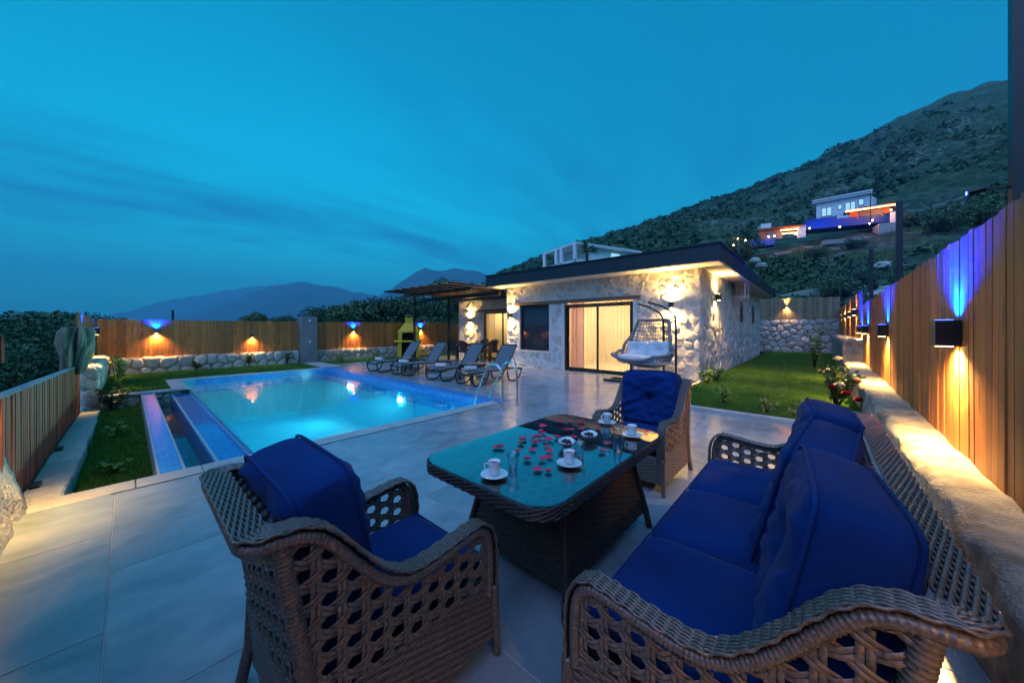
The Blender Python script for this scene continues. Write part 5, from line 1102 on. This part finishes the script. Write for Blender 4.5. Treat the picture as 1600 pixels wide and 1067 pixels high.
# ================================================================== TREES AND PLANTS
def leaf_cloud(m, clumps, n, ls, rng, flat=.6):
    wts = np.array([c[3] ** 2 for c in clumps]); wts = wts / wts.sum(); idx = rng.choice(len(clumps), n, p=wts)
    for i in idx:
        x, y, z, r, rz_ = clumps[i]; d = rng.normal(size=3); d /= np.linalg.norm(d); rad = r * (.55 + .5 * rng.random() ** .6)
        c = Vector((x + d[0] * rad, y + d[1] * rad, z + d[2] * rad * rz_)); nn = Vector(d) + Vector(rng.normal(size=3)) * .7; nn.normalize()
        a = nn.orthogonal().normalized(); a.rotate(Matrix.Rotation(rng.random() * 6.28, 3, nn)); b = nn.cross(a); s = ls * (.6 + .8 * rng.random())
        m.add([c - a * s, c - b * s * .5, c + a * s, c + b * s * .5], [(0, 1, 2, 3)])
def tree_protos(seed, h, cr, n, ls, low=.25):
    rng = np.random.default_rng(seed); cl = []; nb = 26
    for i in range(nb):
        a = rng.random() * 6.28; rr = cr * rng.random() ** .6 * .85; z = h * (low + (1 - low) * rng.random()); k = 1 - abs((z / h - .55) / .62) ** 2; rr *= max(.25, k)
        cl.append((rr * math.cos(a), rr * math.sin(a), min(z, h - cr * .3), cr * (.25 + .2 * rng.random()), .8))
    cm = MB(); leaf_cloud(cm, cl, n, ls, rng); tm_ = MB()
    tm_.tube([(0, 0, -1), (.05, .03, h * .3), (-.06, .08, h * .6), (0, 0, h * .8)], lambda i: h * (.028, .022, .014, .006)[i], 8)
    for c in cl[::2]: tm_.tube([(0, 0, max(h * .2, c[2] - cr * .6)), (c[0] * .6, c[1] * .6, c[2] - cr * .1), (c[0], c[1], c[2])], lambda i: h * (.011, .007, .003)[i], 5)
    return tm_, cm
TP = {}
def tree(name, label, x, y, zt, h, proto, group, rz=None, wide=1.0):
    if proto not in TP:
        tm_, cm = tree_protos(*proto[1:]); TP[proto] = (tm_.mesh('trunk', 'bark', True), cm.mesh('crown', proto[0]))
    a, b = TP[proto]; s = h / proto[2]; t = thing(name, label, 'tree', (x, y, zt - h), rz if rz is not None else random.uniform(0, 6.28), group)
    inst(a, 'trunk', t, sc=(s * wide, s * wide, s)); inst(b, 'crown', t, sc=(s * wide, s * wide, s)); return t
P4 = ('leaf_dark', 14, 7.0, 3.0, 17000, .07); P1 = ('leaf_dark', 11, 7.5, 3.3, 9500, .13); P2 = ('leaf', 12, 7.0, 3.0, 9500, .13); P3 = ('leaf_dark', 13, 8.0, 3.6, 10000, .135)
GL = 'dark trees beyond the left fence'
for i, (px, py, d, pr, wd, lb) in enumerate([(-30, 496, 17, P4, 1.1, 'broad dark tree at the picture edge behind the dull brown fence'), (28, 489, 25, P2, 1.0, 'dark tree beyond the fence below the hanging cable'), (62, 492, 20, P3, 1.0, 'dark bushy tree just left of the draped cloth'), (98, 485, 30, P1, 1.0, 'tallest dark tree next to the blue lit fence corner'), (-5, 530, 12.5, P4, .9, 'low dark tree close behind the dull brown fence'), (60, 545, 13.5, P4, .8, 'low dark bushy growth behind the fence under the draped cloth')]):
    q = PD(px, d, 0); tree('broadleaf_tree', lb, q.x, q.y, 1.4 + (513 - py) / 537 * d, 8.0, pr, GL, wide=wd)
GT = 'trees behind the back fence'
BT = [(172, 494, 40, P1, .6, 'small treetop over the short blue lit fence'), (398, 488, 46, P2, .7, 'small dark treetop showing above the middle of the back fence'), (440, 493, 50, P3, .6, 'low treetop just before the grey pillar'), (508, 478, 36, P1, .9, 'rounded dark tree just past the grey pillar'), (545, 474, 33, P2, .9, 'dark tree over the fence lamp past the pillar'), (578, 471, 36, P3, .9, 'dark tree midway between pillar and barbecue'), (612, 463, 33, P1, 1.0, 'tall dark tree over the barbecue chimney'), (640, 465, 38, P2, 1.0, 'dark tree seen behind the barbecue and post'), (672, 461, 33, P3, 1.0, 'dark tree framed by the two pergola posts'), (705, 458, 35, P1, 1.0, 'dark tree beside the recessed house wall'), (692, 438, 48, P2, .8, 'taller treetop rising above the pergola boards'), (726, 440, 52, P3, .8, 'distant treetop touching the dark roof corner')]
for px, py, d, pr, wd, lb in BT:
    q = PD(px, d, 0); tree('broadleaf_tree', lb, q.x, q.y, 1.4 + (513 - py) / 537 * d, 8.5, pr, GT, wide=wd)
# bushes one can tell apart on the hillside
def bush_proto(seed, n, ls, mat):
    rng = np.random.default_rng(seed); cl = [(rng.normal() * .42, rng.normal() * .42, .30 + .38 * rng.random(), .30 + .16 * rng.random(), .8) for _ in range(16)]
    m = MB(); leaf_cloud(m, cl, n, ls, rng); s = MB()
    for c in cl[::2]: s.tube([(0, 0, -.3), (c[0] * .5, c[1] * .5, .2), (c[0], c[1], c[2])], lambda i: (.03, .02, .01)[i], 5)
    return s.mesh('stem', 'bark', True), m.mesh('crown', mat)
BPR = [bush_proto(21, 2600, .052, 'leaf'), bush_proto(22, 2600, .052, 'leaf_dark'), bush_proto(23, 1400, .07, 'leaf_dark')]
BU = [(1298, 38, 3.0, 2.3, 0, 'big rounded bush on the slope over the pale ramp'), (1345, 41, 2.9, 2.4, 1, 'big dark bush touching the thin post'), (1268, 42, 2.0, 1.6, 1, 'rounded bush at the side of the big bush above the ramp'), (1385, 44, 2.2, 1.8, 0, 'bush between the thin and the thick post'), (1440, 40, 2.6, 2.0, 1, 'bush above the honey fence next to the thick post'), (1490, 44, 2.8, 2.1, 0, 'bush higher above the honey fence blue light'), (1470, 75, 3.6, 3.2, 2, 'dark round tree right of the villa terrace'), (1535, 80, 5.0, 4.2, 2, 'wide dark tree below the rocky slope near the edge post'), (1425, 85, 3.0, 3.0, 2, 'dark bush right beside the villa stone wall'), (1160, 98, 4.5, 5.6, 2, 'dark tall tree left of the lit villa terrace'), (1135, 104, 4.2, 5.0, 2, 'dark tree farther left of the lit terrace'), (1228, 86, 2.3, 2.3, 2, 'dark bush in front of the lower villa terrace'), (1278, 84, 2.2, 2.1, 2, 'dark bush below the blue villa wall'), (1332, 82, 2.3, 1.9, 2, 'bush at the foot of the villa stone wall'), (1195, 90, 2.2, 2.0, 2, 'bush under the blue low terrace band')]
for px, d, rx, h, k, lb in BU:
    q = PD(px, d, 0); z = ground_z(q.x, q.y, hill_z(px, d)); t = thing('hillside_bush', lb, 'bush', (q.x, q.y, z - .2), random.uniform(0, 6.28), 'bushes on the hillside')
    inst(BPR[k][0], 'stem', t, sc=(rx, rx, h * 1.3)); inst(BPR[k][1], 'crown', t, sc=(rx * 1.05, rx * 1.05, h * 1.35))
# scrub cover of the slope: one mass
rng = np.random.default_rng(5); m = MB(); cnt = 0
while cnt < 12500:
    th = R(rng.uniform(-52, 44)); rel = th - YAW; r = 36 * (1050 / 36) ** rng.random() if th > -.05 else rng.uniform(9, 30) * (35) ** (rng.random() * .95); d = r * math.cos(rel)
    if abs(rel) > R(61): continue
    x, y = r * math.cos(th), r * math.sin(th)
    if fnz(x * .022 + 4, y * .022, 2, 4) < -.12 + .16 * rng.random(): continue
    if th < -.05 and y > -3: continue
    z = ground_z(x, y, None) if True else 0
    if z is None: continue
    px_ = 800 - 537 * math.tan(rel)
    if d < 82 and rng.random() < .55: continue
    if 82 < d < 125 and 1140 < px_ < 1412: continue
    s = (.3 + 1.0 * rng.random() ** 2.4) * (1 + d / 95); nq = 26 if d < 130 else 13
    for _ in range(nq):
        dv = rng.normal(size=3); dv /= np.linalg.norm(dv); dv[2] = abs(dv[2]); c = Vector((x + dv[0] * s, y + dv[1] * s, z + dv[2] * s * .85)); nn = Vector(dv) + Vector(rng.normal(size=3)) * .6; nn.normalize()
        a = nn.orthogonal().normalized(); a.rotate(Matrix.Rotation(rng.random() * 6.28, 3, nn)); b = nn.cross(a); q = s * (.30 if nq > 20 else .46) * (.7 + .6 * rng.random()); m.add([c - a * q, c - b * q * .6, c + a * q, c + b * q * .6], [(0, 1, 2, 3)])
    cnt += 1
tag(m.build('scrub', 'scrub', fixn=False), kind='stuff')
# dry grass tufts on the near slope
m = MB()
for _ in range(22000):
    d = rng.uniform(36, 92); px_ = rng.uniform(1150, 1650) if d < 60 else rng.uniform(1100, 1500); q = PD(px_, d, 0)
    if fnz(q.x * .05, q.y * .05, 8, 3) < -.05: continue
    z = ground_z(q.x, q.y, None)
    if z is None: continue
    for _k in range(3):
        a = rng.random() * 6.28; h = rng.uniform(.25, .6); l = rng.normal(size=2) * .2; m.add([(q.x - math.cos(a) * .09, q.y - math.sin(a) * .09, z - .05), (q.x + math.cos(a) * .09, q.y + math.sin(a) * .09, z - .05), (q.x + l[0], q.y + l[1], z + h)], [(0, 1, 2)])
pbr('dry_grass', (.07, .13, .03), (.17, .22, .07), .4, .8, coord='Position')
tag(m.build('dry_grass', 'dry_grass', fixn=False), kind='stuff')

# pale ramp road and boulders behind the end wall
m = MB(); A, B = at(1180, 468, 29.5), at(1286, 449, 38); wv = Vector((.35, -.94, 0)) * 2.2
m.add([A, B, B + Vector((2.6, .8, .15)), A + Vector((3.0, .8, .1)), A - Vector((0, 0, 2)), B - Vector((0, 0, 2)), B + Vector((2.6, .8, -2)), A + Vector((3.0, .8, -2))], [(0, 1, 2, 3), (0, 4, 5, 1), (1, 5, 6, 2), (2, 6, 7, 3), (3, 7, 4, 0)]); tag(m.build('ramp_road', 'coping'), kind='structure')
m = MB()
def mound(u, v):
    px = 1175 + (1420 - 1175) * u; d = 27.5 + 11 * v; q = PD(px, d, 0); z = ground_z(q.x, q.y, hill_z(px, d)) if d > 34 else hill_z(px, d); e = math.sin(PI * v) * .9 + .1; return (q.x, q.y, z + .2 + .9 * e * (.5 + .5 * fnz(px * .05, d * .4, 3, 4)) - 1.0)
m.grid(mound, 60, 16); tag(m.build('earth_bank', 'red_earth', smooth=True), kind='structure')
def boulder(label, p, s, seed):
    bm = bmesh.new(); bmesh.ops.create_icosphere(bm, subdivisions=2, radius=1)
    for v in bm.verts: v.co *= 1 + .35 * fnz(v.co.x * 1.3 + seed, v.co.y * 1.3, v.co.z * 1.3, 3); v.co.z *= .7; v.co *= s
    me = bpy.data.meshes.new('boulder'); bm.to_mesh(me); bm.free(); me.materials.append(MATS['fieldstone']); o = bpy.data.objects.new('boulder', me); COL.objects.link(o); o.location = p; tag(o, label, 'boulder', 'pale boulders on the slope')
for i, (px, py, d, s, lb) in enumerate([(1372, 462, 33, .8, 'pale boulder between the two dark posts above the fence'), (1388, 457, 34, 1.0, 'largest pale boulder beside the thick post'), (1398, 466, 32, .7, 'small pale boulder at the foot of the thick post'), (1380, 415, 48, .9, 'pale blue grey boulder between the bushes and thick post'), (1180, 408, 40, .6, 'pale boulder at the roof corner of the stone house'), (1190, 415, 39, .5, 'lower pale boulder by the roof corner')]): boulder(lb, at(px, py, d), s, i * 3.3)

# ---- neighbour house behind the roof
nh = thing('white_house', 'white neighbouring house with open column terrace behind the dark roof', 'house', at(900, 420, 52))
def nb(m, n, mt='white_wall', par=None): return m.build(n, mt, par or nh, world=True)
def slab2(m, A, B, z0, z1, th, ext=None):
    """vertical slab along A-B (xy), extruded th to the far side"""
    A = Vector((A.x, A.y, 0)); B = Vector((B.x, B.y, 0)); t = (B - A).normalized(); n_ = Vector((-t.y, t.x, 0))
    if n_.dot(A) < 0: n_ = -n_
    q = [A, B, B + n_ * th, A + n_ * th]; m.add([(p.x, p.y, z0) for p in q] + [(p.x, p.y, z1) for p in q], [(3, 2, 1, 0), (4, 5, 6, 7), (0, 1, 5, 4), (1, 2, 6, 5), (2, 3, 7, 6), (3, 0, 4, 7)]); return m
Cn, Lf, Rt = PD(900, 52, 0), PD(850, 59.7, 0), PD(1003, 58.6, 0); far = Lf + (Rt - Cn)
m = MB(); poly = [(p.x, p.y) for p in (Cn, Rt, far, Lf)]; m.prism(poly, 14.2, 14.55); nb(m, 'roof')
m = MB(); m.prism(poly, 11.55, 11.9); nb(m, 'floor_slab')
m = MB(); m.prism([(Cn.lerp(far, .06).x, Cn.lerp(far, .06).y), (Rt.x, Rt.y), (far.x, far.y), (Lf.lerp(far, .05).x, Lf.lerp(far, .05).y)], 3, 11.54); nb(m, 'lower_wall')
In0 = Cn.lerp(Rt, .18); In1 = Lf.lerp(far, .18)
m = MB(); m.prism([(p.x, p.y) for p in (In0.lerp(far, .10), Rt.lerp(far, .08), far, In1)], 11.9, 14.19); nb(m, 'wall')
for k in (0.02, .42, .58, .97):
    p = Lf.lerp(Cn, k); MB().box(p.x - .22, p.x + .22, p.y - .22, p.y + .22, 11.9, 14.19).build('column', 'white_wall', nh, world=True)
W0 = In0.lerp(far, .10); W1 = Rt.lerp(far, .08); dirn = (W1 - W0).normalized(); nn_ = Vector((dirn.y, -dirn.x, 0)); nn_ = nn_ if nn_.dot(W0) < 0 else -nn_
m = MB(); p0 = W0.lerp(W1, .40) + nn_ * .05; p1 = W0.lerp(W1, .58) + nn_ * .05; slab2(m, p0, p1, 12.2, 13.7, .04); nb(m, 'window', 'far_window')
# palm
pm = thing('palm_tree', 'fan palm with a round bristling crown in front of the white house', 'palm tree', at(917, 402, 47)); pz = pm.location.z
MB().tube([(0, 0, -7), (.05, 0, -3), (0, 0, .6)], .2, 8).build('trunk', 'bark', pm, smooth=True)
m = MB(); rg = np.random.default_rng(4)
for i in range(46):
    a = rg.random() * 6.28; el = rg.uniform(-.5, 1.45); ln = rg.uniform(1.0, 1.5); dr = Vector((math.cos(a) * math.cos(el), math.sin(a) * math.cos(el), math.sin(el))); p = Vector((0, 0, .9)) + dr * ln * .6; sd_ = dr.cross(Vector((0, 0, 1))).normalized() if abs(dr.z) < .98 else Vector((1, 0, 0)); up = sd_.cross(dr)
    for k in np.linspace(-1, 1, 9):
        tip = p + (dr * math.cos(k * 1.15) + sd_ * math.sin(k * 1.15)) * ln * .7 - Vector((0, 0, .22)); b1 = sd_ * .03 + up * .02; m.add([p - b1, p + b1, tip], [(0, 1, 2)])
    m.tube([(0, 0, .7), tuple(p)], .02, 4)
m.build('crown', 'leaf', pm, fixn=False)

# ---- hillside villa
vl = thing('hillside_villa', 'white two level villa high on the hillside above an orange lit pergola', 'villa', at(1320, 350, 100))
def P2(px, d): return PD(px, d, 0)
def zpx(py, d): return 1.4 + (513 - py) / 537 * d
A, B = P2(1273, 104), P2(1361, 96)
def vb(m, n, mt='white_wall'): return m.build(n, mt, vl, world=True)
vb(slab2(MB(), A.lerp(B, .03), B.lerp(A, .02), 33.6, 39.0, 7), 'wall'); ov = (A - B).normalized() * .6
vb(slab2(MB(), A + ov - Vector((A.x, A.y, 0)).normalized() * .9, B - ov * .3 - Vector((A.x, A.y, 0)).normalized() * .9, 39.02, 39.95, 9), 'roof')
vb(slab2(MB(), A + ov - Vector((A.x, A.y, 0)).normalized() * 1.2, B - Vector((A.x, A.y, 0)).normalized() * 1.2, 33.0, 33.58, 3), 'balcony')
fwd = -Vector((A.lerp(B, .5).x, A.lerp(B, .5).y, 0)).normalized()
for k0, k1, z0, z1 in ((.13, .32, 34.6, 37.3), (.43, .50, 36.0, 37.5), (.56, .74, 35.0, 37.7), (.79, .88, 36.2, 38.0)):
    o = vb(slab2(MB(), A.lerp(B, k0) + fwd * .10, A.lerp(B, k1) + fwd * .10, z0, z1, .2), 'window', 'dark_metal')
    n_ = max(1, round((k1 - k0) / .09))
    for j in range(n_):
        g0 = k0 + (k1 - k0) * (j + .08) / n_; g1 = k0 + (k1 - k0) * (j + .92) / n_; q = slab2(MB(), A.lerp(B, g0) + fwd * .16, A.lerp(B, g1) + fwd * .16, z0 + .15, z1 - .15, .03).build('pane', 'far_window', o); q.location = -Vector(vl.location)
vb(slab2(MB(), B.lerp(A, -.03), B.lerp(A, -.10) + fwd * -3, 33.6, 38.2, 6), 'side_wing')
ra = MB()
for k in np.linspace(0, 1, 15):
    p = (A + ov).lerp(B, k) + fwd * 1.15; ra.tube([(p.x, p.y, 33.55), (p.x, p.y, 34.5)], .035, 5)
for z in (34.05, 34.5):
    p, q = A + ov + fwd * 1.15, B + fwd * 1.15; ra.tube([(p.x, p.y, z), (q.x, q.y, z)], .04, 5)
vb(ra, 'railing', 'dark_metal'); p, q = A + ov + fwd * .93, B + fwd * .93; ra = MB(); ra.bar((p.x, p.y, 39.45), (q.x, q.y, 39.45), .12, .22); vb(ra, 'roof_trim', 'pillar_grey')
# terraces
pbr('blue_lit_wall', (.008, .05, .36), (.015, .07, .44), 3, .5, coord='Position'); pbr('orange_wall', (.42, .13, .04), (.5, .17, .06), 3, .7, coord='Position'); pbr('grey_screen', (.20, .21, .25), (.25, .26, .30), 3, .7, coord='Position')  # blue of the terrace lighting is put into the wall paint
te_ = thing('villa_terrace', 'blue lit terrace with orange strip pergola and stone end wall below the villa', 'terrace', at(1330, 365, 92))
def tb_(m, n, mt): return m.build(n, mt, te_, world=True)
tb_(slab2(MB(), P2(1259, 95), P2(1391, 88), zpx(359, 95), zpx(346.5, 95), 6), 'blue_lit_wall', 'blue_lit_wall'); tb_(slab2(MB(), P2(1259, 96.5), P2(1308, 93.2), zpx(346, 95), zpx(341, 95), .3), 'blue_lit_screen', 'blue_lit_wall')
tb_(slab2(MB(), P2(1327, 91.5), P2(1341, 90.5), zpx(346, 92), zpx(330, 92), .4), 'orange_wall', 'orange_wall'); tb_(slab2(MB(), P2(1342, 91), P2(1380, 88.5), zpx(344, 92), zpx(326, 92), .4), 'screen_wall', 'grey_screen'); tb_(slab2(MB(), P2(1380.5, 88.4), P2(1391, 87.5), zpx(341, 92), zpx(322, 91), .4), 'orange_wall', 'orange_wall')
tb_(slab2(MB(), P2(1321, 90.6), P2(1403, 85), 32.15, 32.45, 4), 'pergola_roof', 'terracotta'); tb_(slab2(MB(), P2(1321, 90.3), P2(1403, 84.7), 31.9, 32.14, .15), 'light_strip', 'strip_orange')
tb_(slab2(MB(), P2(1390.5, 86.5), P2(1401.5, 85.5), zpx(349, 86), zpx(331, 86), .6), 'end_wall', 'white_wall')
st_ = MB(); slab2(st_, P2(1374, 86), P2(1401, 84.5), zpx(372, 85), zpx(347.5, 85), 4); tb_(st_, 'stone_base', 'fieldstone')
tb_(slab2(MB(), P2(1286, 89), P2(1378, 84.5), zpx(381, 88), zpx(374, 88), 1.0), 'retaining_wall', 'fieldstone')
t2 = thing('villa_terrace', 'lower terrace with white end wall and short orange lights beside the dark trees', 'terrace', at(1215, 375, 96), 0)
def t2b(m, n, mt): return m.build(n, mt, t2, world=True)
t2b(slab2(MB(), P2(1148, 101), P2(1211, 96), zpx(385, 98), zpx(375, 98), 4), 'blue_lit_wall', 'blue_lit_wall'); t2b(slab2(MB(), P2(1186, 99), P2(1222, 97), zpx(374, 98), zpx(360, 98), .5), 'screen_wall', 'grey_screen'); t2b(slab2(MB(), P2(1186, 98.6), P2(1196, 98.1), zpx(373, 98), zpx(361, 98), .3), 'orange_wall', 'orange_wall')
t2b(slab2(MB(), P2(1186, 98), P2(1258, 93.5), zpx(359.5, 98), zpx(357.5, 98), 4), 'pergola_roof', 'terracotta'); t2b(slab2(MB(), P2(1220, 95.6), P2(1246, 94.1), zpx(361.5, 96), zpx(360, 96), .15), 'light_strip', 'strip_orange'); t2b(slab2(MB(), P2(1222, 98), P2(1246, 96.6), zpx(364.5, 97), zpx(363.2, 97), .15), 'light_strip', 'strip_orange')
t2b(slab2(MB(), P2(1246, 94.5), P2(1259, 93.6), zpx(371, 94), zpx(352, 94), .6), 'end_wall', 'white_wall'); t2b(slab2(MB(), P2(1189, 103), P2(1205, 102), zpx(360, 102), zpx(348.5, 102), 4), 'white_block', 'white_wall')
for i, (px, py, d) in enumerate([(1153, 373, 97), (1165, 375.5, 97), (1146, 383, 96), (1210, 369, 94), (1201, 370, 95), (1265, 357, 93), (1312, 354.5, 90), (1359, 349.5, 87), (1363, 344.5, 87), (1392, 328, 84.5), (1243.5, 366, 93)]):
    p = at(px, py, d); o = MB().lathe([(0, -.16), (.13, -.10), (.16, 0), (.13, .10), (0, .16)], 10).build('lamp', 'bulb_far', te_ if px > 1259 else t2); o.location = p - (te_ if px > 1259 else t2).location
for (px, py, d, c, e) in ((1290, 347, 91, (.01, .06, 1), 40), (1350, 348, 86, (.01, .06, 1), 40), (1240, 362, 95, (1, .4, .1), 40), (1380, 330, 87, (1, .4, .1), 40), (1180, 374, 96, (.03, .1, 1), 40)):
    light('terrace_light', 'POINT', at(px, py, d), e, c, size=.3)
# far garden poles
for px, y0, y1, d, lb in ((1154, 390, 350, 92, 'thin pale pole beside the lower villa terrace'), (1360, 352, 302, 84, 'thin dark pole in front of the villa pergola')):
    a, b = at(px, y0, d), at(px, y1, d); o = MB().tube([(0, 0, -1), (0, 0, b.z - a.z)], .09, 8).build('pole', 'pillar_grey' if px < 1200 else 'dark_metal'); o.location = a; tag(o, lb, 'pole', 'poles on the hillside')
# overhead cable far left
a, b = at(-60, 487, 26), at(140, 508, 30); m = MB(); m.tube([a.lerp(b, k) - Vector((0, 0, .25 * math.sin(PI * k))) for k in np.linspace(0, 1, 12)], .018, 5); o = m.build('power_cable', 'black_box', org=a); tag(o, 'thin black cable slung across the dark trees', 'cable')
p = at(270, 513, 19); o = MB().tube([(0, 0, -2.5), (0, 0, 1.0)], .05, 8).build('pole', 'dark_metal'); o.location = p; tag(o, 'short dark pole tip above the fence near the first lamp', 'pole', 'poles on the hillside')

# ---- garden plants
def plant(name, label, cat, x, y, z, h, r, n, ls, mat, group, ns=5, seed=0):
    rg = np.random.default_rng(seed + 100); t = thing(name, label, cat, (x, y, z), 0, group); s = MB(); m = MB()
    for i in range(ns):
        a = rg.random() * 6.28; k = r * rg.uniform(.3, 1); top = Vector((k * math.cos(a), k * math.sin(a), h * rg.uniform(.7, 1))); mid = top * .5 + Vector((rg.normal() * r * .1, rg.normal() * r * .1, h * .06)); s.tube([(0, 0, -.03), tuple(mid), tuple(top)], lambda i: (.006, .004, .002)[i] * (1 + h), 5)
        for j in range(n // ns):
            f = rg.uniform(.25, 1.03); c = (Vector((0, 0, 0)).lerp(mid, f * 2) if f < .5 else mid.lerp(top, f * 2 - 1)); dr = Vector((rg.normal(), rg.normal(), rg.normal() * .4 + .4)).normalized(); sd_ = dr.cross(Vector((rg.normal(), rg.normal(), 1))).normalized(); L_ = ls * rg.uniform(.6, 1.2)
            m.add([c, c + dr * L_ * .5 + sd_ * L_ * .28, c + dr * L_ - Vector((0, 0, L_ * .15)), c + dr * L_ * .5 - sd_ * L_ * .28], [(0, 1, 2, 3)])
    s.build('stem', 'bark', t, smooth=True); m.build('leaves', mat, t, fixn=False); return t
GP = 'small garden plants'
plant('small_plant', 'small green plant on the lawn beside the kerb behind the armchair', 'plant', 7.05, 1.25, .05, .28, .12, 110, .075, 'leaf_light', GP, 6, 1)
plant('small_plant', 'small yellow leaved plant on the lawn near the kerb', 'plant', 6.82, .63, .05, .24, .12, 90, .065, 'leaf_yellow', GP, 6, 2)
plant('small_plant', 'tiny pale plant on the lawn closest to the sofa cushion', 'plant', 6.78, .26, .05, .14, .10, 36, .06, 'leaf_yellow', GP, 5, 3)
plant('small_plant', 'leafy light green plant at the house corner', 'plant', 9.95, 1.95, .05, .38, .22, 200, .09, 'leaf_light', GP, 9, 4)
plant('small_plant', 'bushy plant just behind the armchair pole at the house front', 'plant', 9.45, 2.05, .05, .34, .20, 150, .09, 'leaf_light', GP, 8, 5)
plant('sapling', 'slender leafy sapling on the lawn in front of the end wall', 'sapling', 15.5, .13, .05, 1.35, .42, 170, .12, 'leaf_light', GP, 7, 6)
plant('small_plant', 'low dark plant beside the sapling near the cement wall', 'plant', 13.2, -.2, .05, .30, .25, 120, .10, 'leaf', GP, 6, 7)
plant('tall_shoot', 'bright lit leafy shoot above the retaining wall by the corner', 'plant', -.14, 11.28, .0, .85, .14, 220, .085, 'leaf_light', GP, 5, 8)
plant('small_plant', 'dark spiky bush against the dark retaining wall', 'plant', -.20, 10.72, -.27, .50, .26, 220, .085, 'leaf_dark', GP, 8, 9)
plant('small_plant', 'pale leaved plant on the lower lawn nearer the patio', 'plant', -.10, 6.0, -.27, .16, .16, 60, .09, 'leaf_light', GP, 6, 10)
plant('small_plant', 'thin plant halfway along the small lower lawn', 'plant', -.12, 8.0, -.27, .26, .14, 60, .08, 'leaf_light', GP, 5, 11)
for x, lb, hh in ((1.55, 'little shoot at the foot of the back wall under the first lamp', .28), (2.95, 'climbing shoot on the back wall below the amber lamp', .5), (4.15, 'dark climbing plant beside the grey pillar', .55)):
    plant('small_plant', lb, 'plant', x, 15.50, .0, hh, .14, 110, .10, 'leaf', GP, 5, int(x * 10))
for x, lb in ((5.9, 'green clump on the lawn strip just past the pillar'), (7.4, 'small green clump on the lawn strip before the barbecue')): plant('small_plant', lb, 'plant', x, 14.8, .0, .25, .2, 110, .10, 'leaf_light', GP, 6, int(x * 10))
rb_ = plant('rose_bush', 'rose bush with red and white blooms against the low cement wall', 'rose bush', 7.95, -.22, .05, .72, .34, 520, .085, 'leaf', GP, 10, 30)
def bloom(par, p, r, mat):
    m = MB()
    for ly, (rr, hh, n) in enumerate(((.95, .55, 7), (.7, .8, 6), (.42, .95, 5))):
        for k in range(n):
            a0 = 2 * PI * k / n + ly * .5
            def fn(u, v, a0=a0, rr=rr, hh=hh, n=n): a = a0 + (u - .5) * 2 * PI / n * 1.5; q = rr * (.25 + .75 * v ** .7); return (p[0] + r * q * math.cos(a), p[1] + r * q * math.sin(a), p[2] + r * (hh * v - .15 * (u - .5) ** 2 * 4 * v))
            m.grid(fn, 4, 3)
    m.build('bloom', mat, par, smooth=True)
for (dx_, dy_, z, r, mt) in ((-.38, -.02, .42, .075, 'rose_white'), (.22, -.02, .80, .075, 'rose_white'), (-.42, -.10, .30, .075, 'rose_red'), (-.20, .06, .36, .07, 'rose_red'), (-.30, -.24, .20, .07, 'rose_red'), (-.05, -.22, .45, .085, 'rose_red'), (.28, .1, .60, .05, 'rose_white')):
    bloom(rb_, (dx_, dy_, z), r, mt)
# ---- haze: one closed box of thin air round the whole place
m = MB(); m.box(-13500, 13500, -13500, 13500, -8.2, 1500); hz_ = m.build('haze', None); hm_ = bpy.data.materials.new('haze'); hm_.use_nodes = True; nt = hm_.node_tree; nt.nodes.remove(nt.nodes['Principled BSDF'])
pv = N(nt, 'ShaderNodeVolumePrincipled'); pv.inputs['Color'].default_value = (.22, .72, 1, 1); pv.inputs['Density'].default_value = 1.5e-4; nt.links.new(pv.outputs[0], nt.nodes['Material Output'].inputs['Volume']); hz_.data.materials.append(hm_); hz_['kind'] = 'stuff'
